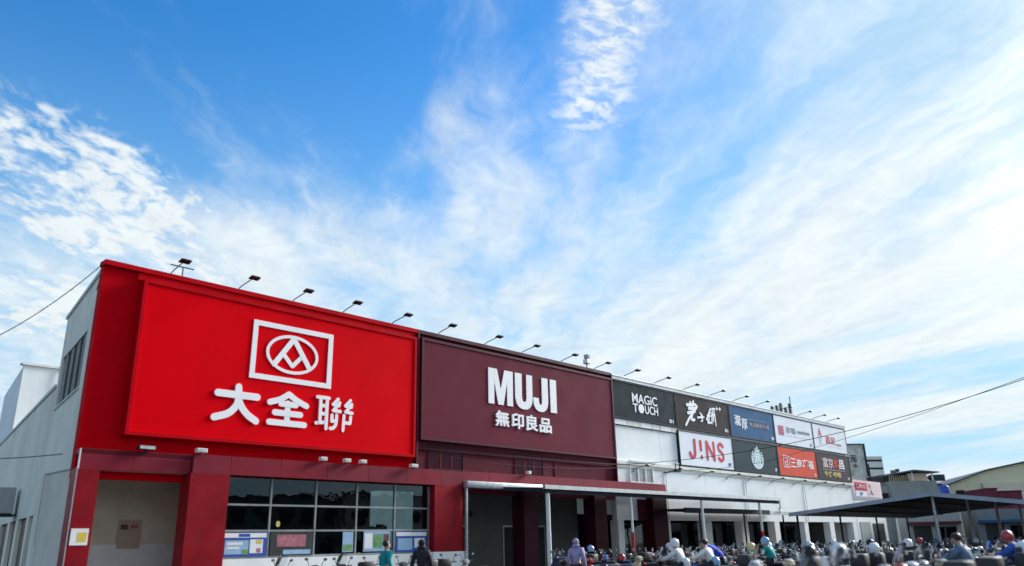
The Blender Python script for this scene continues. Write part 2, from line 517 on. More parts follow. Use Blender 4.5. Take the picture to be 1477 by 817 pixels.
    def ring(self, c, rx, rz, w, y0, y1, n=40):
        """flat elliptical ring in the x,z plane"""
        vs, fs = [], []
        for k in range(n):
            a = 2 * math.pi * k / n
            co, si = math.cos(a), math.sin(a)
            for (s, y) in ((1, y0), (0, y0), (0, y1), (1, y1)):
                vs.append((c[0] + (rx - (0 if s else w)) * co, y, c[1] + (rz - (0 if s else w)) * si))
        for k in range(n):
            j = (k + 1) % n
            for q in range(4):
                q2 = (q + 1) % 4
                fs.append((k * 4 + q, k * 4 + q2, j * 4 + q2, j * 4 + q))
        return self.add(vs, fs)

    def blob(self, c, r, n=10, m=7):
        rr = []
        vs, fs = [], []
        for i in range(1, m):
            t = math.pi * i / m
            rr.append([Vector((c[0] + r[0] * math.sin(t) * math.cos(2 * math.pi * k / n), c[1] + r[1] * math.sin(t) * math.sin(2 * math.pi * k / n), c[2] - r[2] * math.cos(t))) for k in range(n)])
        return self.rings(rr)

    def mesh(self, name, smooth=False):
        me = bpy.data.meshes.new(name)
        me.from_pydata(self.v, [], self.f)
        me.update()
        bm = bmesh.new(); bm.from_mesh(me)
        bmesh.ops.recalc_face_normals(bm, faces=bm.faces)
        bm.to_mesh(me); bm.free()
        if smooth:
            me.shade_smooth()
            try: me.set_sharp_from_angle(angle=R(38))
            except Exception: pass
        return me

    def build(self, name, material, parent=None, smooth=False, label=None):
        me = self.mesh(name, smooth)
        return link(name, me, material, parent, label)


def sgnpow(v, p):
    return math.copysign(abs(v) ** p, v)


def smooth_path(pts, k):
    out = []
    n = len(pts)
    for i in range(n - 1):
        p0, p1, p2, p3 = pts[max(i - 1, 0)], pts[i], pts[i + 1], pts[min(i + 2, n - 1)]
        for j in range(k):
            t = j / k
            out.append(0.5 * ((2 * p1) + (p2 - p0) * t + (2 * p0 - 5 * p1 + 4 * p2 - p3) * t * t + (3 * p1 - p0 - 3 * p2 + p3) * t ** 3))
    out.append(pts[-1])
    return out


def link(name, me, material, parent=None, label=None):
    o = bpy.data.objects.new(name, me)
    COL.objects.link(o)
    if material is not None and len(me.materials) == 0:
        me.materials.append(material)
    if parent is not None:
        o.parent = parent
    if label: o['label'] = label
    return o


def tag(o, label=None, cat=None, group=None, kind=None):
    if label: o['label'] = label
    if cat: o['category'] = cat
    if group: o['group'] = group
    if kind: o['kind'] = kind
    return o


def empty(name, loc, rz=0.0, label=None, cat=None, group=None):
    o = bpy.data.objects.new(name, None)
    COL.objects.link(o)
    o.location = loc
    o.rotation_euler = (0, 0, rz)
    o.empty_display_size = .2
    return tag(o, label, cat, group)


def part(name, material, parent, *boxes, smooth=False):
    b = MB()
    for bx in boxes: b.box(*bx)
    return b.build(name, material, parent, smooth)


def dup(o, parent=None):
    c = o.copy()
    COL.objects.link(c)
    if parent is not None: c.parent = parent
    for ch in list(o.children):
        dup(ch, c)
    return c


_text_cache = {}


def text_mb(s, x0, x1, z0, z1, y0, y1, bold=0.0, shear=0.0, keep=False):
    """lettering filled into the box x0..x1, z0..z1 of the sign face"""
    cu = bpy.data.curves.new('t', 'FONT')
    cu.body = s
    cu.offset = bold
    cu.shear = shear
    cu.extrude = 0.01
    cu.resolution_u = 3
    ob = bpy.data.objects.new('t', cu)
    COL.objects.link(ob)
    bpy.context.view_layer.update()
    me = ob.to_mesh()
    vs = [v.co.copy() for v in me.vertices]
    fs = [tuple(p.vertices) for p in me.polygons]
    ob.to_mesh_clear()
    bpy.data.objects.remove(ob); bpy.data.curves.remove(cu)
    xa, xb = min(v.x for v in vs), max(v.x for v in vs)
    ya, yb = min(v.y for v in vs), max(v.y for v in vs)
    b = MB()
    b.add([(x0 + (v.x - xa) / (xb - xa) * (x1 - x0), y1 + (v.z + .01) / .02 * (y0 - y1), z0 + (v.y - ya) / (yb - ya) * (z1 - z0)) for v in vs], fs)
    return b


# ------------------------------------------------------------------ ground
gb = MB().add([(-600, -200, 0), (900, -200, 0), (900, 1200, 0), (-600, 1200, 0)], [(0, 1, 2, 3)])
tag(gb.build('ground', M['asphalt']), 'grey asphalt ground of the car park', kind='structure')
pv = MB().hexa([F(-1.2, 3.2, .0), F(64, 3.2, .0), F(64, -1, .0), F(-1.2, -1, .0), F(-1.2, 3.2, .13), F(64, 3.2, .13), F(64, -1, .13), F(-1.2, -1, .13)])
tag(pv.build('pavement', M['paving']), 'raised concrete pavement along the shop front', kind='structure')
for i, off in enumerate((6.1, 9.6, 13.5, 17.0, 21.0)):
    ln = MB().add([F(6, off, .004), F(46, off, .004), F(46, off + .1, .004), F(6, off + .1, .004)], [(0, 1, 2, 3)])
    tag(ln.build('parking_line', M['paint']), kind='structure')

# ------------------------------------------------------------------ the long shop building
store = empty('store_building', F(0, 0, 0), FROT, 'long flat-roofed store with red, maroon and white front sections', 'building')

# --- upper walls: red, maroon, white
part('red_wall', M['red_wall'], store, (-.12, 12.31, 0, .30, 3.55, 9.93))
cop = part('red_coping', M['red_trim'], store, (-.16, 12.31, -.16, .30, 9.934, 10.09))
mw = part('maroon_wall', M['maroon_wall'], store, (12.314, 25.62, 0, .30, 3.55, 9.93))
part('maroon_coping', M['maroon_trim'], store, (12.314, 25.66, -.16, .30, 9.934, 10.09))
part('wall_joint', M['maroon_trim'], store, (12.27, 12.36, -.22, -.004, 4.40, 9.93))
part('wall_joint', M['maroon_trim'], store, (25.622, 25.675, -.22, .30, 3.9, 9.93))
part('ledge', M['maroon_trim'], store, (12.37, 25.6, -.10, -.003, 5.18, 5.27))
part('ledge', M['maroon_trim'], store, (20.9, 20.96, -.04, -.003, 4.36, 5.175))
for u0 in (13.1, 18.2):
    w = part('window', M['maroon_trim'], store, (u0 - .05, u0 + 1.9, -.05, -.003, 4.42, 4.49), (u0 - .05, u0 + 1.9, -.05, -.003, 5.33, 5.39),
             (u0 - .05, u0, -.05, -.003, 4.494, 5.326), (u0 + 1.85, u0 + 1.9, -.05, -.003, 4.494, 5.326))
    for k in range(3):
        part('pane', M['maroon_glass'], w, (u0 + .03 + k * .61, u0 + .57 + k * .61, -.03, -.004, 4.5, 5.32))
        if k < 2:
            part('mullion', M['fascia'], w, (u0 + .575 + k * .61, u0 + .632 + k * .61, -.045, -.004, 4.5, 5.32))
# white cladding panels between the seams; upper and lower course
seams = [25.68, 30.15, 34.7, 39.28, 43.7, 48.05, 52.7, 57.25]
for i in range(len(seams) - 1):
    a, b = seams[i] + .012, seams[i + 1] - .012
    for (z0, z1) in ((2.56, 5.38), (5.40, 7.58), (7.60, 9.72)):
        part('panel', M['white_wall'], store, (a, b, .0, .12, z0, z1))
part('wall_core', M['white_wall'], store, (25.68, 57.25, .121, .30, 2.56, 9.93))
part('white_coping', M['white_paint'], store, (25.68, 57.27, -.20, .30, 9.80, 9.96))
part('white_coping', M['cream'], store, (25.68, 57.27, -.12, .30, 9.725, 9.797))
part('coping_cap', M['alu'], store, (25.68, 57.29, -.24, .32, 9.963, 10.03))
part('ledge', M['cream'], store, (25.69, 57.27, -.16, -.003, 5.36, 5.52))
part('ledge', M['cream'], store, (25.69, 57.27, -.07, -.003, 5.20, 5.355))
# remains of an older sign rail under the black sign
for k, (a, b) in enumerate(((25.72, 26.9), (26.93, 28.2), (28.24, 29.3), (29.34, 30.1), (30.2, 31.3), (31.33, 31.84))):
    part('rail_panel', M['cream'] if k % 2 else M['white_paint'], store, (a, b, -.10, -.003, 7.42, 7.70))
part('rail', M['frame_dark'], store, (25.70, 31.85, -.06, -.004, 7.385, 7.415))
# shuttered window in the white wall
w = part('window', M['white_paint'], store, (26.95, 29.15, -.09, -.003, 5.37 - .92, 5.37 - .86), (26.95, 27.03, -.09, -.003, 4.515, 5.31), (29.07, 29.15, -.09, -.003, 4.515, 5.31),
         (27.68, 27.76, -.09, -.003, 4.515, 5.31), (28.36, 28.44, -.09, -.003, 4.515, 5.31))
part('window_hood', M['white_paint'], w, (26.8, 29.35, -.22, -.162, 5.52, 5.60))
for a in (27.04, 27.77, 28.45):
    part('shutter', M['shutter_grey'], w, (a, a + .61, -.04, -.004, 4.515, 5.31))
# thin drain pipes down the white wall
for u in (30.4, 39.6, 48.3):
    MB().tube([(u, -.06, 2.6), (u, -.06, 5.19)], .035).build('drain_pipe', M['white_paint'], store, True)

# --- body of the building behind the front
rb = MB()
rb.prism([(-.1, .3), (57.2, .3), (57.2, 30), (-6, 30)], 9.6, 9.7)
rb = MB().add([(-.1, .31, 9.6), (57.2, .31, 9.6), (57.2, 7.5, 9.6), (1.9, 7.5, 9.6)], [(0, 1, 2, 3)])
rb.add([(1.9, 7.5, 7.4), (57.2, 7.5, 7.4), (57.2, 34, 7.4), (6.5, 34, 7.4)], [(0, 1, 2, 3)])
rb.add([(1.9, 7.5, 7.4), (57.2, 7.5, 7.4), (57.2, 7.5, 9.6), (1.9, 7.5, 9.6)], [(0, 1, 2, 3)])
rb.build('roof', M['roof'], store)
part('end_wall', M['white_wall'], store, (57.02, 57.2, .31, 30, 0, 9.58))


def wall_slab(l0, l1, z0, z1, t=.25, out=0.0):
    pts = [side(l0, out, z0), side(l1, out, z0), side(l1, out - t, z0), side(l0, out - t, z0),
           side(l0, out, z1), side(l1, out, z1), side(l1, out - t, z1), side(l0, out - t, z1)]
    return MB().hexa(pts)


# side wall of pale render: tall near the corner, lower beyond; cast in panels
for (l0, l1, z0, z1) in ((.32, 2.25, 0, 10.02), (2.27, 7.1, 0, 6.52), (2.27, 7.1, 8.40, 10.02), (7.12, 7.6, 0, 10.02),
                         (7.62, 13.5, 2.85, 7.40), (13.52, 20, 2.85, 7.40), (20.02, 27, 2.85, 7.40), (27.02, 42, 2.85, 7.40)):
    wall_slab(l0, l1, z0, z1).build('panel', M['concrete'], store)
for l0, l1 in ((7.62, 8.3), (9.5, 10.1), (12.7, 13.6), (15.6, 16.6), (19.6, 42)):
    wall_slab(l0, l1, 0, 2.845).build('panel', M['concrete'], store)
for l0, l1 in ((8.3, 9.5), (10.1, 12.7), (13.6, 15.6), (16.6, 19.6)):
    d = wall_slab(l0 + .02, l1 - .02, 0, 2.84, .1, -.14).build('side_window', M['print_brown'], store)
    wall_slab(l0 + .3, l0 + .42, 0, 2.82, .05, -.08).build('frame', M['white_paint'], d)
wall_slab(.34, 7.65, 10.023, 10.14, .45, .06).build('side_coping', M['concrete_edge'], store)
wall_slab(7.66, 42, 7.403, 7.52, .45, .06).build('side_coping', M['concrete_edge'], store)
v = wall_slab(2.28, 7.09, 6.525, 8.395, .08, -.16).build('vent', M['dark'], store)
for k in range(8):
    a = 2.34 + k * .6
    wall_slab(a, a + .50, 6.54, 8.38, .05, -.03 - .05 * (k % 2)).build('slat', M['louvre'], v)
wall_slab(2.2, 7.15, 6.46, 6.522, .12, .05).build('sill', M['concrete_edge'], v)
# upper block on the lower roof, further back
p = [side(22.3, -.02, 7.45), side(31.6, -.02, 7.45)]
a, b = Vector(side(22.3, -.02, 7.53)), Vector(side(31.6, -.02, 7.53))
ub = MB().hexa([a, a + Vector((9, 0, 0)), b + Vector((9, 0, 0)), b, a + Vector((0, 0, 3.5)), a + Vector((9, 0, 3.5)), b + Vector((9, 0, 3.5)), b + Vector((0, 0, 3.3))])
ub.build('upper_block', M['white_wall'], store)
MB().hexa([a + Vector(q) for q in ((-.12, -.12, 3.51), (9.1, -.12, 3.51), (9.1, .3, 3.51), (-.12, .3, 3.51), (-.12, -.12, 3.62), (9.1, -.12, 3.62), (9.1, .3, 3.62), (-.12, .3, 3.62))]).build('block_coping', M['concrete_edge'], store)
MB().tube([a + Vector((1.75, -.1, -.1)), a + Vector((1.75, -.1, 4.3))], .05).build('vent_pipe', M['alu'], store)

# --- portico: fascia panels, columns, ceiling, back walls
fs = [-.13, 1.35, 3.10]
for i in range(2):
    part('fascia_panel', M['fascia'], store, (fs[i] + .006, fs[i + 1] - .006, -.40, -.30, 3.772, 4.35))
fs = [3.10, 4.34, 6.17, 7.99, 9.76, 11.57, 13.3, 14.48]
for i in range(len(fs) - 1):
    part('fascia_panel', M['fascia'], store, (fs[i] + .006, fs[i + 1] - .006, -.52, -.42, 3.79, 4.37))
k = 14.48
while k < 29.5:
    part('fascia_panel', M['fascia'], store, (k + .006, min(k + 1.51, 29.66) - .006, -.52, -.42, 3.98, 4.40))
    k += 1.51
part('portico_slab', M['fascia'], store, (-.12, 29.64, -.40, -.004, 4.20, 4.33))
part('end_cap', M['white_paint'], store, (-.165, -.135, -.42, -.36, .13, 4.33))
part('ceiling', M['soffit'], store, (-.1, 4.3, -.295, 2.5, 3.775, 3.83))
part('ceiling', M['soffit'], store, (14.5, 29.6, -.41, 2.5, 3.985, 4.04))
part('column', M['column'], store, (-.16, .44, -.42, .10, .13, 3.77))
part('column', M['column'], store, (3.05, 4.34, -.54, .10, .13, 3.786))
part('column', M['column'], store, (12.98, 14.48, -.54, .10, .55, 3.786))
part('plinth', M['white_paint'], store, (12.9, 14.6, -.60, .12, .13, 1.28))
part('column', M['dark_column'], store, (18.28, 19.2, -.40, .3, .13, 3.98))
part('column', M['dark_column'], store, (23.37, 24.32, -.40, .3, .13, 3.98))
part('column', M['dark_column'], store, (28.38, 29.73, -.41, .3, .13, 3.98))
# left bay: bricked back wall
part('back_wall', M['int_wall'], store, (-.1, 4.3, 2.5, 2.6, .13, 3.77))
part('back_wall', M['white_paint'], store, (-.1, 4.3, 2.44, 2.497, .13, 1.75))
part('bay_wall', M['column'], store, (4.20, 4.30, .11, 2.43, .13, 3.77))
part('bay_wall', M['int_wall'], store, (-.1, 0.0, .11, 2.43, .13, 3.77))
# glazed bays
sf = empty('storefront', (0, 0, 0)); sf.parent = store
ux = [4.36, 6.04, 7.79, 9.52, 11.27, 12.96]
zz = [1.28, 2.09, 2.90, 3.77]
for i in range(5):
    for j in range(3):
        part('pane', M['glass'], sf, (ux[i] + .035, ux[i + 1] - .035, -.17, -.155, zz[j] + .035, zz[j + 1] - .02))
for u in ux:
    part('mullion', M['dull_alu'], sf, (u - .03, u + .03, -.22, -.12, .85, 3.77))
for z in zz[:3]:
    for i in range(5):
        part('transom', M['dull_alu'], sf, (ux[i] + .032, ux[i + 1] - .032, -.215, -.125, z - .03, z + .03))
part('stall_riser', M['white_paint'], sf, (4.36, 12.96, -.30, -.225, .13, 1.24))
# room behind the glass: floor, back, shelves with goods
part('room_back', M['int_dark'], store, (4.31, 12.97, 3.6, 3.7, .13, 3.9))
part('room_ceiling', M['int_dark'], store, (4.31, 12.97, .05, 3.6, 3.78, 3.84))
for k, (u, c) in enumerate(((4.8, 'print_green'), (6.6, 'print_brown'), (8.6, 'print_green'), (10.3, 'print_yellow'), (11.8, 'print_green'))):
    sh = part('shelf', M['int_dark'], store, (u, u + 1.1, 2.4, 2.8, .13, 2.0), (u, u + 1.1, 2.2, 2.8, 2.002, 2.05))
    for q in range(6):
        part('goods', M[random.choice(['print_green', 'print_yellow', 'print_white', 'print_pink', 'print_brown', 'print_sky'])], sh,
             (u + .05 + q * .17, u + .19 + q * .17, 2.25, 2.36, 2.053, 2.053 + random.uniform(.15, .38)))
# bays behind the canopy
part('back_wall', M['int_shaded'], store, (14.5, 25.6, 2.5, 2.6, .13, 3.98))
part('bay_wall', M['int_shaded'], store, (14.4, 14.48, .11, 2.5, .13, 3.98))
for a, b in ((15.2, 16.3), (16.5, 17.6), (19.9, 22.9)):
    d = part('door', M['alu'], store, (a, b, 2.44, 2.495, .13, 2.35))
    n = 1 if b - a < 2 else 3
    for q in range(n):
        part('pane', M['int_dark'], d, (a + .06 + q * (b - a) / n, a - .06 + (q + 1) * (b - a) / n, 2.42, 2.437, .2, 2.28))
text_mb('大全聯購物中心', 15.1, 17.9, 2.72, 3.05, 2.44, 2.495, .01).build('lettering', M['int_dark'], store)
rbx = MB().bbox(14.5, 20.0, -.82, -.53, 3.72, 4.0, .05).build('roller_shutter_box', M['steel'], store, True)
MB().box(14.52, 14.60, -.72, -.62, .13, 3.72).build('guide_rail', M['steel'], rbx)
# arcade under the white wall
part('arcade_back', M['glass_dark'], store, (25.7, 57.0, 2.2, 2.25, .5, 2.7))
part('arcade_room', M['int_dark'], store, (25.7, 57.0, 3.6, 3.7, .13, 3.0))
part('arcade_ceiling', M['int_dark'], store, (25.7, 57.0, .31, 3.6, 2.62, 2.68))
part('arcade_sill', M['column'], store, (25.7, 57.0, 2.05, 2.19, .13, .75))
for u, w_ in ((25.75, .5), (29.9, .7), (34.2, .8), (38.6, .85), (43.1, .7), (47.67, .6), (52.0, .8), (56.4, .85)):
    part('pier', M['white_paint'], store, (u, u + w_, .004, .5, .13, 2.557))
for k in range(14):
    u = 27 + k * 2.1
    MB().disc((u, 2.1), .10, 2.6, 2.68, 12).build('light_reflection', M['print_white'], store)  # white discs stand in for ceiling lights reflected in the dark glass

# ------------------------------------------------------------------ the two large signs
def sign_root(name, u, z, label, group, cat='sign'):
    return empty(name, F(u, 0, z), FROT, label, cat, group)


def framed_panel(root, w, h, depth, trim, face, rim=.10, lip=.03):
    """shallow box sign: returned edges in the trim colour, face set inside a rim"""
    b = MB()
    b.box(0, w, -depth, -.004, 0, rim).box(0, w, -depth, -.004, h - rim, h)
    b.box(0, rim, -depth, -.004, rim + .001, h - rim - .001).box(w - rim, w, -depth, -.004, rim + .001, h - rim - .001)
    b.build('frame', trim, root)
    return part('panel', face, root, (rim + .002, w - rim - .002, -depth + lip, -.01, rim + .002, h - rim - .002))


red = sign_root('billboard', 1.0, 4.82, 'huge bright red billboard with white boxed emblem and three large white characters', 'large billboards on the shop front')
D = .36
framed_panel(red, 11.1, 4.85, D, M['red_trim'], M['red_panel'], .11, .04)
part('frame_shadow_gap', M['red_trim'], red, (-.12, 11.2, -.10, -.003, 4.86, 5.09))
Y1 = -D + .039
fr = MB()
fr.prism([(3.80, 2.21), (3.99, 2.21), (4.00, 4.25), (3.82, 4.25)], Y1 - .03, Y1).prism([(6.86, 2.21), (7.06, 2.21), (7.06, 4.25), (6.87, 4.25)], Y1 - .03, Y1)
fr.prism([(3.992, 2.21), (6.858, 2.21), (6.858, 2.39), (3.992, 2.39)], Y1 - .03, Y1).prism([(4.002, 4.07), (6.868, 4.07), (6.868, 4.25), (4.002, 4.25)], Y1 - .03, Y1)
fr.build('emblem_frame', M['lettering'], red)
em = MB().ring((5.41, 3.23), 1.05, .70, .11, Y1 - .03, Y1)
for q, (pts, w_) in enumerate((([(5.41, 3.80), (4.70, 2.80)], .19), ([(5.43, 3.80), (6.12, 2.82)], .19), ([(5.05, 3.20), (5.41, 2.83)], .15), ([(5.43, 2.83), (5.79, 3.22)], .15))):
    em.stroke(pts, w_, w_, Y1 - .028 + q * .002, Y1)
em.build('emblem', M['lettering'], red)
CH = [
 ([[(2.75, 1.57), (4.16, 1.57)], [(3.46, 1.84), (3.48, 1.4), (3.4, 1.17), (3.15, 0.93), (2.7, 0.77)], [(3.5, 1.4), (3.64, 1.16), (3.87, 0.94), (4.17, 0.77)]], .235),
 ([[(5.35, 1.81), (5.02, 1.6), (4.64, 1.47)], [(5.35, 1.81), (5.69, 1.62), (6.08, 1.47)], [(5.07, 1.46), (5.66, 1.46)], [(4.85, 1.14), (5.86, 1.14)], [(4.66, 0.8), (6.04, 0.8)], [(5.34, 1.49), (5.34, 0.82)]], .205),
 ([[(6.51, 1.86), (7.0, 1.86)], [(6.66, 1.85), (6.66, 0.97)], [(6.93, 1.84), (6.93, 0.76)], [(6.66, 1.57), (6.92, 1.57)], [(6.66, 1.28), (6.92, 1.28)], [(6.51, 0.93), (6.91, 0.99)],
   [(7.40, 1.87), (7.20, 1.66)], [(7.20, 1.66), (7.45, 1.64)], [(7.48, 1.74), (7.22, 1.44)], [(7.22, 1.44), (7.52, 1.43)],
   [(7.95, 1.88), (7.74, 1.66)], [(7.74, 1.66), (8.0, 1.64)], [(8.02, 1.74), (7.76, 1.44)], [(7.76, 1.44), (8.05, 1.42)],
   [(7.18, 1.27), (7.18, 1.05)], [(7.18, 1.05), (7.36, 1.07)], [(7.38, 1.29), (7.36, 0.97), (7.26, 0.82), (7.13, 0.79)], [(7.70, 1.31), (7.68, 0.76)], [(7.69, 1.04), (7.97, 1.04)], [(7.98, 1.04), (8.0, 1.28)]], .125)]
for strokes, w_ in CH:
    b = MB()
    for q, s in enumerate(strokes): b.stroke(s, w_, w_, Y1 - .052 + q * .0022, Y1)
    b.build('lettering', M['lettering'], red)

mar = sign_root('billboard', 12.43, 5.55, 'wide dark maroon billboard with large white capital letters over small characters', 'large billboards on the shop front')
D = .30
framed_panel(mar, 13.15, 4.2, D, M['maroon_trim'], M['maroon_panel'], .10, .04)
Y1 = -D + .039
POLY = [
 [(3.85, 3.43), (4.40, 3.43), (4.64, 2.51), (4.88, 3.43), (5.44, 3.43), (5.42, 1.83), (5.05, 1.83), (5.06, 2.94), (4.80, 1.83), (4.47, 1.83), (4.22, 2.93), (4.21, 1.83), (3.85, 1.83)],
 [(5.59, 3.43), (6.04, 3.43), (6.03, 2.32), (6.08, 2.17), (6.2, 2.12), (6.31, 2.18), (6.35, 2.32), (6.36, 3.43), (6.77, 3.43), (6.76, 2.28), (6.70, 2.05), (6.55, 1.88), (6.38, 1.80), (6.19, 1.78), (5.99, 1.80), (5.80, 1.88), (5.66, 2.04), (5.59, 2.26)],
 [(7.44, 3.43), (7.88, 3.43), (7.88, 2.28), (7.82, 2.04), (7.68, 1.88), (7.52, 1.80), (7.36, 1.78), (7.18, 1.80), (7.0, 1.88), (6.88, 2.03), (6.83, 2.22), (6.83, 2.42), (7.20, 2.42), (7.21, 2.24), (7.26, 2.14), (7.34, 2.11), (7.42, 2.16), (7.44, 2.28)],
 [(8.05, 3.43), (8.50, 3.43), (8.50, 1.83), (8.05, 1.83)]]
for pl in POLY:
    MB().prism([(x, z + .05) for x, z in pl], Y1 - .035, Y1).build('lettering', M['lettering'], mar)
for ch, (x0, x1, z0, z1) in zip('無印良品', ((4.25, 5.14, .92, 1.62), (5.29, 6.10, .90, 1.60), (6.25, 7.08, .88, 1.62), (7.19, 8.04, .88, 1.56))):
    text_mb(ch, x0, x1, z0, z1, Y1 - .06, Y1, .026).build('lettering', M['lettering'], mar)

# ------------------------------------------------------------------ the tenant signs, two rows
TEN = {}
UT = [25.66, 31.88, 38.22, 44.45, 50.82, 57.2]


def tenant(i, row, face, label):
    z = 7.74 if row else 5.58
    h = 2.02
    r = sign_root('signboard', UT[i] + .03, z, label, 'tenant signboards in two rows')
    framed_panel(r, UT[i + 1] - UT[i] - .06, h, .17, M['frame_dark'], face, .045, .02)
    return r


YF = -.151
s = tenant(0, 1, M['sign_black'], 'blue-black signboard with white capitals, left end of the upper row')
text_mb('MAGiC', 1.80, 4.25, .98, 1.50, YF - .02, YF, .012).build('lettering', M['lettering'], s)
text_mb('T', 1.82, 2.30, .46, .93, YF - .02, YF, .012).build('lettering', M['lettering'], s)
MB().disc((2.62, .70), .27, YF - .02, YF, 24, .25).build('lettering', M['lettering'], s)
text_mb('UCH', 2.98, 4.26, .46, .93, YF - .02, YF, .012).build('lettering', M['lettering'], s)
text_mb('B1', 5.40, 5.80, .18, .38, YF - .02, YF, .02).build('lettering', M['lettering'], s)

s = tenant(1, 1, M['sign_brown'], 'charcoal brown signboard with white brush-written characters')
BR = [([[(1.22, 1.44), (2.23, 1.55)], [(1.63, 1.62), (1.55, 1.4)], [(1.97, 1.7), (1.86, 1.43)], [(1.41, 1.24), (2.18, 1.34)], [(1.82, 1.43), (1.77, 1.07)], [(1.28, 0.97), (2.08, 1.12)], [(2.35, 1.45), (1.9, 1.07), (1.37, 0.65), (0.93, 0.22)], [(1.72, 0.88), (1.62, 0.63), (1.81, 0.59), (1.97, 0.63)]], .15),
      ([[(2.66, 1.08), (2.88, 0.96)], [(2.88, .96), (2.65, 0.85)], [(2.70, .87), (2.87, .72), (2.82, .62), (2.69, .60)], [(2.33, 0.79), (3.07, 0.88)]], .09),
      ([[(3.94, 1.48), (3.35, 0.76)], [(3.75, 1.27), (3.93, 1.22)], [(3.52, 1.03), (3.89, 1.03)], [(3.74, 1.21), (3.62, 0.6)], [(3.48, 0.81), (3.53, 0.59)], [(3.52, 0.57), (3.93, 0.63)], [(4.2, 1.51), (4.45, 1.53)], [(4.45, 1.53), (4.35, 1.2)], [(4.16, 1.47), (4.18, 1.25)], [(4.1, 1.18), (4.01, 0.57)], [(4.12, 1.13), (4.44, 1.18)], [(4.44, 1.18), (4.49, 0.49)], [(4.27, 1.1), (4.23, 0.72)]], .10),
      ([[(4.61, 1.55), (4.86, 1.56)], [(4.75, 1.66), (4.73, 1.47)], [(4.99, 1.57), (5.24, 1.58)], [(5.13, 1.67), (5.11, 1.47)]], .06)]
for strokes, w_ in BR:
    b = MB()
    for q, st in enumerate(strokes): b.stroke(st, w_ * 1.3, w_ * 1.0, YF - .034 + q * .0022, YF)
    b.build('lettering', M['lettering'], s)
text_mb('B1', 5.55, 5.92, .18, .38, YF - .02, YF, .02).build('lettering', M['lettering'], s)

s = tenant(2, 1, M['sign_blue'], 'mid-blue signboard with two white characters and tan small print')
text_mb('瀧', .55, 1.42, .76, 1.44, YF - .02, YF, .004).build('lettering', M['lettering'], s)
text_mb('厚', 1.50, 2.30, .56, 1.27, YF - .02, YF, .004).build('lettering', M['lettering'], s)
text_mb('炙燒熟成牛排', 2.55, 5.35, .83, 1.10, YF - .02, YF, .006).build('lettering', M['tan'], s)
part('rule', M['pale_blue'], s, (2.5, 5.1, YF - .01, YF, 1.30, 1.325))
text_mb('B1', 5.6, 5.95, .18, .38, YF - .02, YF, .02).build('lettering', M['lettering'], s)

s = tenant(3, 1, M['sign_white'], 'pale grey-white signboard with magenta seal and faint grey characters')
b = MB()
for q in range(5): b.box(.62, 1.42, YF - .02, YF, .66 + q * .135, .66 + q * .135 + .105)
b.build('seal', M['magenta_letter'], s)
text_mb('享鴨', 1.80, 3.38, .85, 1.31, YF - .02, YF, .0).build('lettering', M['grey_letter'], s)
text_mb('烤鴨與中華料理', 3.65, 5.75, .95, 1.17, YF - .02, YF, .004).build('lettering', M['grey_letter'], s)
part('rule', M['pale_blue'], s, (1.75, 5.7, YF - .01, YF, .655, .675))
text_mb('B1', 5.62, 5.88, .17, .36, YF - .02, YF, .0).build('lettering', M['grey_letter'], s)

s = tenant(4, 1, M['sign_white'], 'pale signboard with a red pagoda mark, right end of the upper row')
MB().prism([(.98, 1.08), (1.28, 1.72), (1.58, 1.08), (1.42, 1.12), (1.28, 1.40), (1.14, 1.12)], YF - .02, YF).build('emblem', M['crimson'], s)
MB().ring((1.28, .86), .20, .24, .07, YF - .02, YF, 24).build('emblem', M['pale_pink'], s)
part('emblem', M['pale_pink'], s, (1.02, 1.54, YF - .015, YF, .52, .58))
text_mb('昌足', 2.30, 4.10, .62, 1.18, YF - .02, YF, .004).build('lettering', M['crimson'], s)
text_mb('壽喜燒', 4.18, 5.15, .58, .72, YF - .02, YF, .0).build('lettering', M['grey_letter'], s)
part('rule', M['pale_pink'], s, (2.3, 5.5, YF - .01, YF, .40, .43))

s = tenant(1, 0, M['sign_white'], 'white signboard with tall crimson capitals, left end of the lower row')
b = MB()
for q, st in enumerate(([(1.72, 1.56), (1.70, 0.80), (1.55, 0.58), (1.28, 0.56), (1.14, .78)], [(2.40, 1.52), (2.42, 1.03)], [(2.43, 0.625), (2.43, 0.595)], [(3.10, 1.55), (3.10, 0.53)],
                        [(3.13, 1.53), (3.90, 0.56)], [(3.93, 1.55), (3.93, 0.53)], [(5.05, 1.40), (4.78, 1.55), (4.50, 1.40), (4.55, 1.18), (4.82, 1.03), (5.02, 0.84), (4.97, 0.62), (4.70, 0.53), (4.45, 0.66)])):
    w_ = .22 if q in (1, 2) else .20
    b.stroke(st, w_, w_ * (.8 if q == 1 else 1), YF - .03 + q * .0022, YF, 5)
b.build('lettering', M['crimson'], s)
text_mb('1F', 5.58, 5.90, .24, .43, YF - .02, YF, .02).build('lettering', M['sign_blue'], s)

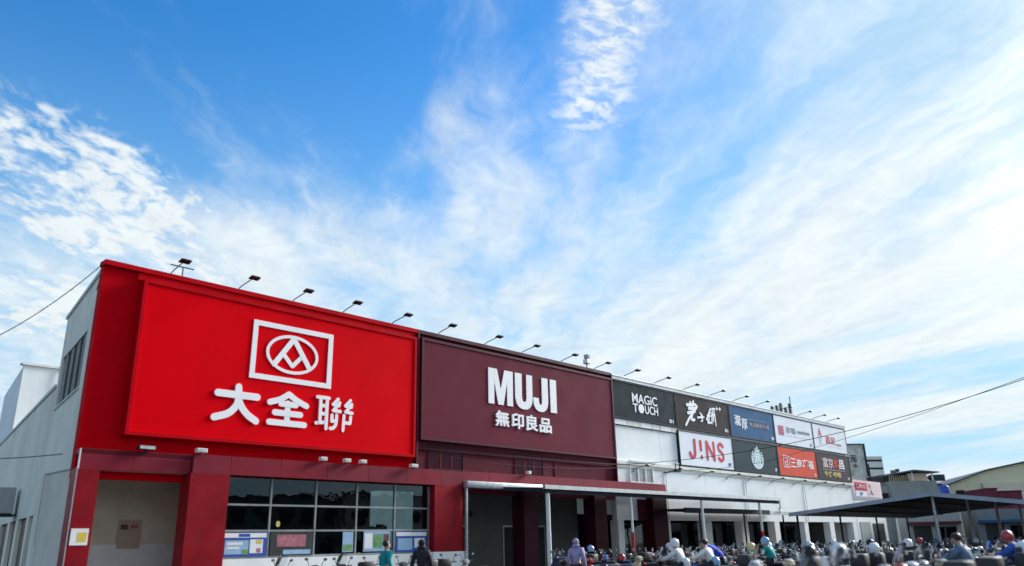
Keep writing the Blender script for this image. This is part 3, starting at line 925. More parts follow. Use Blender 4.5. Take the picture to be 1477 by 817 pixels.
s = tenant(2, 0, M['sign_green'], 'dark grey-green signboard with a round pale crowned figure emblem')
cx, cz = 3.18, .93
em = MB().disc((cx, cz), .84, YF - .014, YF, 40, .67).build('emblem', M['teal_pale'], s)
dk = MB()      # dark gaps that draw hair, arms and tails
yy = YF - .022
for sg in (-1, 1):
    for q in range(5):      # scales of the raised tails
        z_ = cz + .34 - q * .155
        dk.stroke([(cx + sg * (.60 + .02 * q - .015 * q * q), z_), (cx + sg * (.80 - .03 * q * q * .4), z_ - .03)], .045, .045, yy + q * .001, YF - .0145)
    dk.stroke([(cx + sg * .30, cz + .50), (cx + sg * .50, cz + .25), (cx + sg * .46, cz - .02), (cx + sg * .56, cz - .32)], .07, .06, yy + .006, YF - .0145)
    dk.stroke([(cx + sg * .20, cz + .30), (cx + sg * .28, cz + .05), (cx + sg * .22, cz - .25), (cx + sg * .30, cz - .52)], .035, .03, yy + .007, YF - .0145)
    dk.stroke([(cx + sg * .07, cz - .05), (cx + sg * .10, cz - .35), (cx + sg * .06, cz - .58)], .03, .03, yy + .0075, YF - .0145)
    dk.disc((cx + sg * .09, cz + .22), .035, yy, YF - .0145, 10, .02)
    dk.prism([(cx + sg * .34, cz + .70), (cx + sg * .66, cz + .70), (cx + sg * .52, cz + .36), (cx + sg * .44, cz + .36)], yy + .008, YF - .0145)
dk.stroke([(cx - .06, cz + .07), (cx + .06, cz + .07)], .03, .03, yy, YF - .0145)
dk.stroke([(cx - .2, cz + .36), (cx, cz + .42), (cx + .2, cz + .36)], .03, .03, yy, YF - .0145)
dk.build('emblem_detail', M['sign_green'], em)
crown = MB().prism([(cx - .27, cz + .50), (cx - .33, cz + .66), (cx - .17, cz + .60), (cx - .10, cz + .70), (cx, cz + .84), (cx + .10, cz + .70), (cx + .17, cz + .60), (cx + .33, cz + .66), (cx + .27, cz + .50)], YF - .03, YF - .0225)
crown.build('emblem_crown', M['teal_pale'], em)
text_mb('1F', 5.55, 5.85, .22, .42, YF - .02, YF, .02).build('lettering', M['lettering'], s)

s = tenant(3, 0, M['sign_orange'], 'orange-red signboard with white boxed mark and four white characters')
b = MB()
b.box(.72, .80, YF - .02, YF, .58, 1.42).box(1.62, 1.70, YF - .02, YF, .58, 1.42).box(.802, 1.618, YF - .02, YF, .58, .65).box(.802, 1.618, YF - .02, YF, 1.35, 1.42)
b.ring((1.22, .86), .25, .17, .09, YF - .02, YF, 24).stroke([(1.40, 1.24), (1.34, 1.0)], .09, .09, YF - .018, YF).stroke([(1.02, 1.26), (1.32, 1.26)], .06, .06, YF - .016, YF)
b.build('emblem', M['pale_pink'], s)
for q, ch in enumerate('三商巧福'):
    text_mb(ch, 1.86 + q * .98, 2.72 + q * .98, .66, 1.27, YF - .02, YF, .006).build('lettering', M['lettering'], s)
text_mb('1F', 5.62, 5.95, .16, .36, YF - .02, YF, .02).build('lettering', M['lettering'], s)

s = tenant(4, 0, M['sign_plum'], 'plum-grey signboard with pink and white characters over yellow ones')
for q, (ch, mm) in enumerate((('富', 'pale_pink'), ('京', 'pale_pink'), ('樂', 'sign_orange'), ('昌', 'lettering'))):
    text_mb(ch, 1.05 + q * 1.02, 2.02 + q * 1.02, .93, 1.66, YF - .02, YF, .008).build('lettering', M[mm], s)
text_mb('牛丼·咖哩', 1.10, 4.20, .25, .68, YF - .02, YF, .022).build('lettering', M['yellow_letter'], s)
part('rule', M['pale_pink'], s, (.9, 5.1, YF - .01, YF, .79, .815))
text_mb('1F', 5.5, 5.85, .15, .34, YF - .02, YF, .02).build('lettering', M['lettering'], s)

# ------------------------------------------------------------------ sign lamps
def lamp_proto():
    r = empty('sign_lamp', (0, 0, 0), FROT)
    MB().tube([(0, .05, -.02), (0, .05, .10), (0, -.15, .16), (0, -1.0, .30)], .022, 6).build('arm', M['dark'], r, True)
    MB().box(-.07, .07, .0, .14, -.03, .0).build('foot', M['dark'], r)
    h = MB()
    h.hexa([(-.21, -1.20, .29), (.21, -1.20, .29), (.21, -.94, .23), (-.21, -.94, .23), (-.18, -1.18, .345), (.18, -1.18, .345), (.18, -.97, .295), (-.18, -.97, .295)])
    hh = h.build('lamp_head', M['dark'], r)
    MB().add([(-.18, -1.17, .279), (.18, -1.17, .279), (.18, -.96, .230), (-.18, -.96, .230)], [(0, 1, 2, 3)]).build('lens', M['frame_dark'], hh)
    return r


lamp0 = lamp_proto()
ordn = ['first', 'second', 'third', 'fourth', 'fifth', 'sixth', 'seventh', 'eighth', 'ninth', 'tenth', 'eleventh', 'twelfth', 'thirteenth', 'fourteenth', 'fifteenth', 'sixteenth',
        'seventeenth', 'eighteenth', 'nineteenth', 'twentieth', 'twenty-first', 'twenty-second', 'twenty-third', 'twenty-fourth', 'twenty-fifth', 'twenty-sixth', 'twenty-seventh', 'twenty-eighth', 'twenty-ninth', 'thirtieth',
        'thirty-first', 'thirty-second', 'thirty-third', 'thirty-fourth', 'thirty-fifth', 'thirty-sixth', 'thirty-seventh', 'thirty-eighth', 'thirty-ninth', 'fortieth']
lamp_first = True
def put_lamp(u, z, label, group, sc=.86):
    global lamp_first
    o = lamp0 if lamp_first else dup(lamp0)
    lamp_first = False
    o.location = F(u, 0, z)
    o.rotation_euler = (0, 0, FROT + random.uniform(-.06, .06))
    o.scale = (sc, sc, sc)
    tag(o, label, 'lamp', group)
    return o
for k, u in enumerate((1.95, 4.35, 6.5, 8.7, 11.1)):
    put_lamp(u, 10.09, 'black floodlight on an arm above the red wall, %s from the left' % ordn[k], 'lamps along the roof edge')
for k, u in enumerate((13.6, 16.4, 18.9, 21.8, 24.5)):
    put_lamp(u, 10.09, 'black floodlight on an arm above the maroon wall, %s from the left' % ordn[k], 'lamps along the roof edge')
for k, u in enumerate((27.1, 30.1, 33.2, 36.3, 39.3, 42.3, 45.7, 49.0, 51.6, 54.2)):
    put_lamp(u, 10.03, 'slim floodlight on an arm above the white wall, %s from the left' % ordn[k], 'lamps along the roof edge', .92)
for k, u in enumerate((27.3, 30.5, 34.0, 37.2, 40.0, 43.2, 46.6, 50.0, 53.3, 56.2)):
    o = put_lamp(u, 5.22, 'low floodlight arm under the tenant signs, %s from the left' % ordn[k], 'lamps under the tenant signs', .8)
    o.location = F(u, .12, 5.05)
# extra mast with crossbar near the first lamp
an = empty('roof_antenna', F(2.35, -.1, 10.09), FROT, 'small black crossbar antenna beside the leftmost roof lamp', 'antenna')
MB().tube([(0, 0, 0), (0, 0, .42)], .022, 6).build('mast', M['dark'], an)
MB().tube([(-.42, 0, .40), (.36, 0, .40)], .02, 6).build('crossbar', M['dark'], an)
# horn loudspeaker above the maroon wall
hn = empty('roof_speaker', F(23.9, -.05, 10.09), FROT, 'small grey horn speakers stacked on the maroon roof edge', 'speaker')
MB().tube([(0, 0, 0), (0, 0, .25)], .03, 6).build('post', M['dark'], hn)
MB().bbox(-.14, .14, -.14, .14, .25, .50, .03).build('horn', M['steel'], hn)
MB().bbox(-.11, .11, -.16, .10, .53, .75, .03).build('horn', M['shutter_grey'], hn)
# telecom mast cluster
tm = empty('telecom_antennas', F(50.0, -1.5, 9.7), FROT, 'cluster of upright grey telecom antenna panels on the white roof', 'antenna')
for q, (x, h) in enumerate(((-1.9, .75), (-1.1, .9), (-.4, 1.15), (.4, .9), (1.2, 1.3))):
    pn = MB().bbox(x - .12, x + .12, -.1, .1, .45, .45 + h, .03).build('antenna_panel', M['louvre'], tm)
    MB().tube([(x, .05, 0), (x, .05, .5)], .03, 6).build('post', M['louvre'], tm)
MB().tube([(1.35, 0, 0), (1.35, 0, 2.3)], .04, 6).build('mast', M['louvre'], tm)
MB().tube([(-2, .04, .3), (1.4, .04, .3)], .03, 6).build('crossbar', M['louvre'], tm)
# small lights on the portico edge
def flood(u, off, z, label, white, w=.22):
    r = empty('floodlight', F(u, off, z), FROT, label, 'lamp', 'floodlights on the portico')
    MB().bbox(-w, w, -.18, 0, .02, .15, .015).build('housing', M['cream'] if white else M['dark'], r)
    MB().box(-w * .85, w * .85, -.192, -.182, .04, .13).build('lens', M['steel'], r)
    MB().tube([(0, -.05, -.05), (0, -.05, .03)], .03, 6).build('bracket', M['dark'], r)
flood(1.62, .42, 4.37, 'flat black floodlight on the portico edge, leftmost', False, .26)
flood(3.25, .56, 4.38, 'cream box floodlight above the second red column', True, .17)
for k, u in enumerate((7.7, 8.7, 9.4)):
    flood(u, .54, 4.39, 'small white floodlight over the glazed bays, %s of three' % ordn[k], True, .13)
flood(11.75, .60, 4.36, 'white floodlight hanging at the right corner of the red wall', True, .16)
flood(18.4, .54, 4.42, 'little cream floodlight on the red portico edge right of centre', True, .10)
fl = empty('floodlight', F(30.3, .0, 5.1), FROT, 'black open floodlight hoop sticking out under the crimson-lettered sign', 'lamp', 'floodlights on the portico')
MB().tube([(0, 0, 0), (0, -.8, .02)], .03, 6).build('arm', M['dark'], fl)
MB().bbox(-.22, .22, -1.0, -.75, -.02, .12, .02).build('housing', M['dark'], fl)
MB().tube([(-.2, -.9, .1), (-.16, -.9, .42), (.2, -.9, .42), (.22, -.9, .1)], .03, 6).build('bracket', M['dark'], fl)

# ------------------------------------------------------------------ posters and notices
def poster(u, off, z, w, h, base, label, shapes=(), group='posters on the shop front'):
    r = empty('poster', F(u, off, z), FROT, label, 'poster', group)
    part('sheet', M[base], r, (0, w, -.012, 0, 0, h))
    for k, (mname, x0, x1, z0, z1) in enumerate(shapes):
        part('print', M[mname], r, (x0, x1, -.016 - k * .001, -.0125, z0, z1))
    return r
poster(4.42, .225, 1.30, 1.56, .74, 'print_blue', 'blue and white poster filling the lower left shop window', (('print_white', 0.02, 1.54, .58, .72), ('print_blue', .55, .95, .60, .70), ('print_sky', .10, .92, .08, .50), ('print_white', .18, .70, .36, .44), ('print_white', .18, .60, .24, .30), ('print_white', .96, 1.42, .10, .52), ('print_yellow', 1.16, 1.38, .38, .50), ('print_green', .70, .92, .06, .22), ('print_pink', 1.2, 1.35, .12, .25)))
poster(6.10, .225, 1.30, 1.62, .74, 'int_dark', 'dark poster with a dull pink oval in the second shop window', (('print_pink', .25, 1.35, .28, .66), ('print_sky', .5, 1.55, .04, .18)))
poster(8.95, .225, 1.36, .45, .68, 'print_sky', 'small pale blue notice with a green foot in the third window', (('print_green', .03, .42, .04, .25),))
poster(9.85, .225, 1.36, 1.2, .70, 'print_sky', 'pale poster of mixed pictures in the fourth shop window', (('print_white', .05, .4, .1, .62), ('print_green', .45, .85, .12, .6), ('print_brown', .9, 1.15, .2, .6)))
poster(11.33, .225, 1.30, 1.52, .74, 'print_blue', 'blue and white poster in the shop window nearest the thick column', (('print_white', 0.02, 1.50, .58, .72), ('print_sky', .1, .8, .08, .5), ('print_white', .9, 1.4, .15, .5)))
poster(-.10, .425, 1.72, .46, .44, 'print_white', 'white notice with yellow patch on the corner column', (('print_yellow', .18, .42, .08, .34),))
poster(2.25, -2.435, 1.62, .72, .86, 'tan', 'tan notice board on the back wall of the left bay', (('print_brown', .06, .30, .58, .74), ('print_pink', .38, .60, .62, .74)))
poster(27.5, .03, 2.55, 1.0, 1.06, 'maroon_trim', 'small maroon hanging board beside the last red column', (('maroon_panel', .25, .75, .45, .65),), 'notices')
lan = empty('lantern', F(7.2, -1.2, 2.35), FROT, 'glowing amber lantern seen through the shop window', 'lamp')
MB().blob((0, 0, 0), (.07, .07, .11)).build('shade', M['lamp_glow'], lan, True)
MB().tube([(0, 0, .15), (0, 0, 1.4)], .01, 5).build('cord', M['dark'], lan)

# air conditioner on the side wall
acl = Vector(side(13.2, .05, 3.05))
ac = empty('air_conditioner', F(acl.x, -acl.y, 3.12), R(90 + 37.0), 'grey air conditioner box bracketed to the pale side wall', 'air conditioner')
MB().bbox(.3, 1.5, 0.12, .75, 0, 1.05, .03).build('casing', M['shutter_grey'], ac)
for q in range(9):
    MB().box(.36, 1.44, .752, .77, .08 + q * .1, .13 + q * .1).build('louvre', M['louvre'], ac)
MB().box(.25, 1.55, .02, .85, -.09, -.02).build('bracket', M['dark'], ac)

# ------------------------------------------------------------------ canopies
can = empty('walkway_canopy', F(16.6, 0, 0), FROT, 'long thin metal canopy with gutter on white poles before the shop', 'canopy')
L = 21.1
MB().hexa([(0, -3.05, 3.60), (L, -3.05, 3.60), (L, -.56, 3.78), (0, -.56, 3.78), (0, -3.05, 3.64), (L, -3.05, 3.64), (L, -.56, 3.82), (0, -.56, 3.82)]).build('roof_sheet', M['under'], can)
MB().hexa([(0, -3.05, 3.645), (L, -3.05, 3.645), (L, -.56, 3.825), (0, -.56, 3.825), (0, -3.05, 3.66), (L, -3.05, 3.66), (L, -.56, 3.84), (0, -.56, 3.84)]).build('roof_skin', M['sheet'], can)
MB().box(-.05, L + .05, -3.20, -3.06, 3.60, 3.76).build('gutter', M['steel'], can)
MB().box(-.02, L, -3.04, -2.96, 3.44, 3.595).build('beam', M['under'], can)
for q in range(8):
    MB().hexa([(q * 3.0, -2.95, 3.50), (q * 3.0 + .06, -2.95, 3.50), (q * 3.0 + .06, -.6, 3.68), (q * 3.0, -.6, 3.68), (q * 3.0, -2.95, 3.595), (q * 3.0 + .06, -2.95, 3.595), (q * 3.0 + .06, -.6, 3.77), (q * 3.0, -.6, 3.77)]).build('rafter', M['under'], can)
for u, r in ((16.9, .09), (22.7, .06), (28.93, .07), (35.25, .07)):
    po = MB().tube([(u - 16.6, -3.0, 0), (u - 16.6, -3.0, 3.44)], r, 12).build('pole', M['pole_white'], can, True)
    MB().tube([(u - 16.6, -3.0, .9), (u - 16.6, -3.0, 1.9)], r + .006, 12, False).build('reflective_band', M['pole_red'] if u in (22.7, 35.25) else M['pole_white'], po, True)
MB().tube([(L - .1, -3.12, 3.6), (L - .1, -3.12, 3.2), (L - .05, -3.0, 3.12), (L + 3.2, -1.6, 3.02)], .04, 8).build('downpipe', M['steel'], can, True)

low = empty('low_canopy', F(28.8, 0, 0), FROT, 'lower dark canopy strip behind the white poles, against the white wall', 'canopy')
MB().hexa([(0, -2.0, 2.92), (13.4, -2.0, 2.86), (13.4, -.1, 2.98), (0, -.1, 3.02), (0, -2.0, 3.08), (13.4, -2.0, 3.02), (13.4, -.1, 3.06), (0, -.1, 3.10)]).build('roof_sheet', M['under'], low)
MB().box(0, 9.5, -2.10, -2.005, 2.86, 3.12).build('edge_board', M['under'], low)
MB().box(9.502, 13.5, -2.10, -2.005, 2.86, 3.06).build('gutter', M['steel'], low)
for x in (1.7, 6.6, 11.6):
    MB().tube([(x, -1.9, 0), (x, -1.9, 2.9)], .05, 8).build('post', M['dark'], low, True)

shed = empty('parking_shed', F(35.5, 0, 0), FROT, 'big open scooter shed with low pitched grey roof on posts', 'shed')
LS = 21
prof = [(-4.6, 2.76), (-12.05, 3.46), (-19.0, 2.45)]
for (y0, z0), (y1, z1) in zip(prof[:-1], prof[1:]):
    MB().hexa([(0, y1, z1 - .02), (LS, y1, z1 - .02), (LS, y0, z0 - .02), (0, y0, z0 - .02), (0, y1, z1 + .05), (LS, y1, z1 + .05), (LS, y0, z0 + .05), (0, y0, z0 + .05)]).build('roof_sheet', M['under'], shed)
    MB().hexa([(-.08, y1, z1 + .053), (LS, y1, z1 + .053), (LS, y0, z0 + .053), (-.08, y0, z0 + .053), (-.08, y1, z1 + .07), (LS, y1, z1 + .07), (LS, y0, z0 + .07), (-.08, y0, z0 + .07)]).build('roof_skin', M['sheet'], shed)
    MB().hexa([(-.12, y1, z1 - .13), (-.005, y1, z1 - .13), (-.005, y0, z0 - .13), (-.12, y0, z0 - .13), (-.12, y1, z1 + .045), (-.005, y1, z1 + .045), (-.005, y0, z0 + .045), (-.12, y0, z0 + .045)]).build('verge_board', M['sheet'], shed)
MB().box(-.1, LS, -4.72, -4.605, 2.68, 2.80).build('gutter', M['steel'], shed)
for x in (.5, 6.5, 12.5, 18.5):
    MB().tube([(x, -11.95, 0), (x, -11.95, 3.40)], .085, 10).build('post', M['steel'], shed, True)
    MB().tube([(x, -4.8, 0), (x, -4.8, 2.70)], .06, 8).build('post', M['dark'], shed, True)
    MB().tube([(x, -18.6, 0), (x, -18.6, 2.45)], .07, 8).build('post', M['steel'], shed, True)
for y, z in ((-6.5, 2.86), (-8.4, 3.04), (-10.2, 3.2), (-14.2, 3.06), (-16.4, 2.74)):
    MB().box(0, LS, y - .04, y + .04, z, z + .06).build('shade_purlin', M['under'], shed)  # near-black bars added to deepen the shade under the roof

# ------------------------------------------------------------------ end wing, neighbours
wing = empty('end_wing', F(57.35, 0, 0), FROT, 'low white wing joined to the right end of the store', 'building')
part('wall', M['white_wall'], wing, (0, 6.4, 0, 8, 0, 4.36))
part('coping', M['white_paint'], wing, (-.02, 6.5, -.08, 8, 4.365, 4.46))
part('shutter', M['shutter_grey'], wing, (.5, 2.6, -.05, -.003, .1, 2.6))
part('shutter', M['int_dark'], wing, (3.2, 5.6, -.05, -.003, .1, 2.5))
pk = empty('signboard', F(57.5, 0, 4.47), FROT, 'pink and crimson signboard standing on the low white wing', 'sign', 'tenant signboards in two rows')
part('frame', M['pale_pink'], pk, (0, 5.9, -.12, 0, 0, 1.36))
part('panel', M['crimson'], pk, (.12, 2.55, -.14, -.123, .55, 1.18))
part('panel', M['pale_pink'], pk, (2.75, 5.75, -.14, -.123, .06, 1.22))
part('panel', M['sign_white'], pk, (.12, 2.55, -.14, -.123, .08, .52))
text_mb('日本料理', .45, 2.2, .72, 1.02, -.16, -.142, .01).build('lettering', M['pale_pink'], pk)
text_mb('千', 3.0, 3.6, .75, 1.12, -.16, -.142, .0).build('lettering', M['print_brown'], pk)
text_mb('人', 3.1, 3.9, .25, .70, -.16, -.142, .0).build('lettering', M['print_brown'], pk)
text_mb('2F', .9, 1.6, .18, .42, -.16, -.142, .0).build('lettering', M['sign_blue'], pk)

M['weather'] = mat('weathered_board', (.46, .48, .45), .8, var=.45, vscale=1.1, streak=.5, stain=(.12, .12, .11))
M['far_white'] = mat('far_white_wall', (.66, .68, .66), .8, var=.1, vscale=.5, streak=.2, stain=(.4, .4, .38))
M['far_grey'] = mat('grey_sheet_wall', (.24, .27, .27), .7, var=.15, vscale=.6, lines=(.3, .02, 'X'), streak=.25, stain=(.15, .15, .14))
M['far_roof'] = mat('dark_blue_roof', (.07, .085, .13), .6, var=.2, vscale=1, lines=(.3, .02, 'X'))
M['olive'] = mat('olive_sheet_wall', (.64, .62, .43), .7, var=.10, vscale=.4, lines=(.4, .02, 'X'), streak=.15, stain=(.3, .3, .2))
M['pinkish'] = mat('pinkish_wall', (.66, .57, .46), .8, var=.12, vscale=.5, streak=.2, stain=(.4, .32, .25))
M['container'] = mat('maroon_container', (.15, .03, .05), .6, var=.2, vscale=1, lines=(.25, .03, 'X'))
M['tank_blue'] = mat('tank_blue', (.03, .08, .36), .45, var=.12, vscale=2)

tw = empty('sign_tower', (35.9, 85, 0), R(8), 'weathered grey rooftop sign board with black and brown characters', 'sign')
part('board', M['weather'], tw, (-1.7, .95, 0, .35, 7.55, 10.8))
part('frame', M['frame_dark'], tw, (.955, 1.12, -.1, .45, 7.5, 10.85))
part('frame', M['frame_dark'], tw, (-1.72, .953, -.06, -.003, 10.74, 10.86))
text_mb('元', -.75, .0, 8.95, 9.65, -.05, -.003, .02).build('lettering', M['frame_dark'], tw)
text_mb('AL.', -.45, .05, 8.45, 8.75, -.05, -.003, .02).build('lettering', M['print_brown'], tw)
part('base', M['far_white'], tw, (-2.5, 2.5, .4, 6, 0, 7.45))
nb = empty('apartment_block', (42.0, 95, 0), R(12), 'small white tower block with dark window bands and roof dome', 'building')
part('wall', M['far_white'], nb, (-1.6, 1.3, 0, 4, 0, 10.45))
for z in (8.95, 9.85):
    part('window', M['frame_dark'], nb, (-1.5, 1.2, -.03, -.004, z, z + .22))
MB().blob((-.5, 1.2, 10.5), (.6, .6, .5)).build('dome', M['far_white'], nb, True)
fh = empty('rooftop_annex', (38.0, 88, 0), R(10), 'pale low annex between the sign tower and the grey house', 'building')
part('wall', M['far_white'], fh, (-2.5, 2.2, 0, 5, 0, 7.0))
part('eave', M['far_roof'], fh, (-2.7, 2.4, -.4, 5, 7.003, 7.15))
part('window', M['frame_dark'], fh, (-.3, 1.2, -.03, -.003, 5.2, 5.9))
po = tag(MB().tube([(34.85, 80, 0), (34.85, 80, 8.3)], .10, 8).build('utility_pole', M['dark'], None, True), 'thin dark pole in front of the white tower block', 'pole')
gh = empty('grey_house', (39.9, 82, 0), R(6), 'grey sheet-clad house with an open attic under a shallow dark roof', 'building')
part('wall', M['far_grey'], gh, (-2.2, 2.6, 0, 6, 0, 6.72))
part('side_room', M['far_grey'], gh, (-3.4, -2.203, .6, 6, 0, 6.3))
part('window', M['frame_dark'], gh, (-3.2, -2.4, .56, .597, 4.9, 5.6))
part('window', M['frame_dark'], gh, (-.7, -.2, -.04, -.003, 5.0, 5.3))
part('attic_wall', M['pinkish'], gh, (.1, 2.0, .5, 5, 6.723, 7.5))
part('attic_wall', M['int_dark'], gh, (-2.6, .07, .9, 5, 6.723, 7.4))
for q in range(9):
    part('slat', M['pinkish'], gh, (-1.9 + q * .22, -1.82 + q * .22, .8, .88, 6.723, 7.35))
part('post', M['far_white'], gh, (0.0, .12, -.1, .02, 6.723, 7.62))
part('post', M['far_white'], gh, (2.15, 2.25, -.1, .02, 6.723, 7.5))
MB().hexa([(-2.7, -.6, 7.22), (0, -.6, 7.66), (0, 5.5, 7.66), (-2.7, 5.5, 7.22), (-2.7, -.6, 7.32), (0, -.6, 7.78), (0, 5.5, 7.78), (-2.7, 5.5, 7.32)]).build('roof', M['far_roof'], gh)
MB().hexa([(.003, -.6, 7.66), (2.7, -.6, 7.46), (2.7, 5.5, 7.46), (.003, 5.5, 7.66), (.003, -.6, 7.78), (2.7, -.6, 7.56), (2.7, 5.5, 7.56), (.003, 5.5, 7.78)]).build('roof', M['far_roof'], gh)
ra = empty('roof_antenna', (38.6, 82.5, 7.45), 0, 'boxy metal heater on the ridge of the grey house', 'water heater')
MB().bbox(-.45, .05, -.2, .2, .12, .40, .05).build('tank', M['louvre'], ra)
MB().bbox(.06, .36, -.2, .2, .22, .52, .05).build('tank', M['far_roof'], ra)
for x in (-.4, .3):
    MB().tube([(x, 0, -.2), (x, 0, .15)], .03, 6).build('leg', M['dark'], ra)
dr = empty('lean_to', (47.6, 90, 0), R(4), 'low dark blue lean-to roof beside the grey house', 'building')
part('wall', M['far_grey'], dr, (-3, 3.2, .3, 5, 0, 6.7))
MB().hexa([(-3.4, -.4, 6.75), (3.6, -.4, 6.70), (3.6, 5, 7.15), (-3.4, 5, 7.25), (-3.4, -.4, 6.85), (3.6, -.4, 6.80), (3.6, 5, 7.25), (-3.4, 5, 7.35)]).build('roof', M['far_roof'], dr)
gt = empty('water_tank', (47.4, 92, 7.25), 0, 'dark green and maroon round tank on the dark blue roof', 'tank')
MB().tube([(.2, 0, .05), (.2, 0, .70)], [.85, .85], 14).build('tank', M['sign_green'], gt, True)
MB().tube([(-1.0, 0, .2), (-1.0, 0, .55)], [.5, .45], 12).build('lid', M['container'], gt, True)
bt = empty('water_tank', (39.3, 75, 0), 0, 'bright blue plastic drum standing behind the shed roof', 'tank')
MB().tube([(0, 0, 4.6), (0, 0, 4.7), (0, 0, 5.65), (0, 0, 5.8)], [.36, .42, .42, .3], 14).build('drum', M['tank_blue'], bt, True)
MB().box(-.5, .5, -.5, .5, 0, 4.6).build('stand', M['far_grey'], bt)
wh = empty('warehouse', (49.2, 85, 0), R(-14), 'olive green metal warehouse with a shallow gable at the right edge', 'building')
MB().prism([(-4.2, 0), (-4.2, 6.3), (0, 7.75), (9, 9.4), (18, 8.3), (18, 0)], 0, 24).build('wall', M['olive'], wh)
b = MB()
for (xa, za), (xb, zb) in zip([(-4.5, 6.22), (0, 7.78), (9, 9.43)], [(0, 7.78), (9, 9.43), (18.5, 8.2)]):
    b.hexa([(xa, -.4, za), (xb - .002, -.4, zb), (xb - .002, 24.5, zb), (xa, 24.5, za), (xa, -.4, za + .12), (xb - .002, -.4, zb + .12), (xb - .002, 24.5, zb + .12), (xa, 24.5, za + .12)])
b.build('roof', M['far_roof'], wh)
part('lower_wall', M['pinkish'], wh, (-.6, 18, -.3, -.01, 0, 6.5))
part('window', M['frame_dark'], wh, (-3.2, -2.4, -.05, -.004, 5.3, 5.9))
for x in (-.7, 5.2):
    part('downpipe', M['far_grey'], wh, (x - .06, x + .06, -.42, -.305, 0, 6.5))
part('door', M['far_grey'], wh, (6, 9, -.36, -.305, 0, 5.6))
for k, (x, w_, z0, h) in enumerate(((40.1, 1.0, 0, 5.2), (41.2, 1.9, 0, 4.95))):
    c = empty('shipping_container', (x, 70, 0), R(-6), ['maroon container block nearest the blue drum, slightly taller', 'long maroon container at the right edge behind the shed'][k], 'container', 'maroon containers')
    part('body', M['container'], c, (0, w_, 0, 4, 2.6, h))
    part('frame', M['maroon_trim'], c, (-.06, w_ + .06, -.05, -.003, 2.55, 2.70), (-.06, w_ + .06, -.05, -.003, h - .1, h + .02))
    part('base', M['container'], c, (0, w_, .01, 4, 0, 2.598))
c = empty('shipping_container', (37.9, 72, 0), R(-6), 'small maroon container left of the blue drum', 'container', 'maroon containers')
part('body', M['container'], c, (2.5, 4.6, 0, 4, 0, 4.75))
part('frame', M['maroon_trim'], c, (2.45, 4.65, -.05, -.003, 4.66, 4.78))
# shops beyond the shed, its shade put into their toned-down colours
for k, (x, y, w_, h, mm, dk_, lab) in enumerate(((31, 66, 4, 3.4, 'shutter_grey', 'container', 'grey shop with dull maroon awning, leftmost under the shed'),
                                           (35.6, 64, 4, 3.3, 'far_grey', 'sign_blue', 'dark grey shop with blue awning seen under the shed'),
                                           (40.2, 62, 5, 3.2, 'far_grey', 'container', 'dark grey shop with maroon awning under the shed, right side'),
                                           (45.6, 60, 6, 3.2, 'shutter_grey', 'sign_green', 'grey shop with dark green awning at the right edge under the shed'))):
    sh = empty('small_shop', (x, y, 0), R(-15), lab, 'shop', 'small shops beyond the shed')
    part('wall', M[mm], sh, (0, w_, 0, 4, 0, h))
    part('awning', M[dk_], sh, (.1, w_ - .1, -.6, -.003, 2.3, 2.5))
    part('door', M['int_dark'], sh, (.5, w_ * .45, -.04, -.003, 0, 2.2))
    part('window', M['glass_dark'], sh, (w_ * .55, w_ - .4, -.04, -.003, .9, 2.1))

# ------------------------------------------------------------------ cables
def cable(pts, r, label, sag=0.0, n=24):
    path = []
    for (a, b, s) in pts:
        a, b = Vector(a), Vector(b)
        for k in range(n + 1):
            t = k / n
            p = a.lerp(b, t); p.z -= s * 4 * t * (1 - t)
            path.append(p)
    tag(MB().tube(path, r, 5).build('overhead_cable', M['cable'], None, True), label, 'cable', 'overhead cables')


polp = Vector((-17.2, 22.0, 6.65))
cable([(F(-.05, -.1, 10.12), polp, .55)], .014, 'black cable hanging from the red corner to the left edge')
cable([(F(-.3, -.6, 4.25), F(-4.2, -8.2, 4.9), .25)], .014, 'thin dark wire sagging along the pale side wall')
cend = Vector((26.5, 24.0, 9.9))
cable([(F(12.6, .16, 5.30), F(25.7, .30, 5.28), .06), (F(25.75, .32, 5.28), cend, 1.45)], .014, 'upper black cable crossing the tenant signs to the right edge')
cable([(F(14.0, .14, 4.95), F(25.7, .40, 5.12), .20), (F(25.75, .42, 5.12), F(36, 3.2, 5.75), .28), (F(36.03, 3.21, 5.75), cend + Vector((0, 0, -.03)), .45)], .011, 'lower sagging cable crossing the tenant signs to the right edge')

# ------------------------------------------------------------------ houses across the car park (mirrored in the shop windows)
for k, (u, w_, h, mm) in enumerate(((-34, 13, 7.5, 'far_grey'), (-20.5, 10, 6.2, 'pinkish'), (-10, 14, 8.2, 'far_grey'), (4.5, 11, 6.0, 'far_grey'), (16, 12, 7.4, 'pinkish'), (28.5, 15, 6.6, 'far_grey'), (44, 14, 7.0, 'pinkish'))):
    hb = empty('row_house', F(u, 50, 0), FROT + math.pi, ['grey', 'tan', 'tall grey', 'low grey', 'tan flat-roofed', 'broad grey', 'tan end'][k] + ' house across the car park facing the store', 'house', 'houses across the car park')
    part('wall', M[mm], hb, (-w_, 0, 0, 9, 0, h))
    MB().hexa([(-w_ - .3, -.5, h + .003), (.3, -.5, h + .003), (.3, 9.3, h + .6), (-w_ - .3, 9.3, h + .6), (-w_ - .3, -.5, h + .15), (.3, -.5, h + .15), (.3, 9.3, h + .75), (-w_ - .3, 9.3, h + .75)]).build('roof', M['far_roof'], hb)
    for q in range(int(w_ / 2.6)):
        for z in (.9, 3.9):
            part('window', M['int_dark'], hb, (-w_ + .7 + q * 2.6, -w_ + 2.2 + q * 2.6, -.04, -.003, z, z + 1.5))

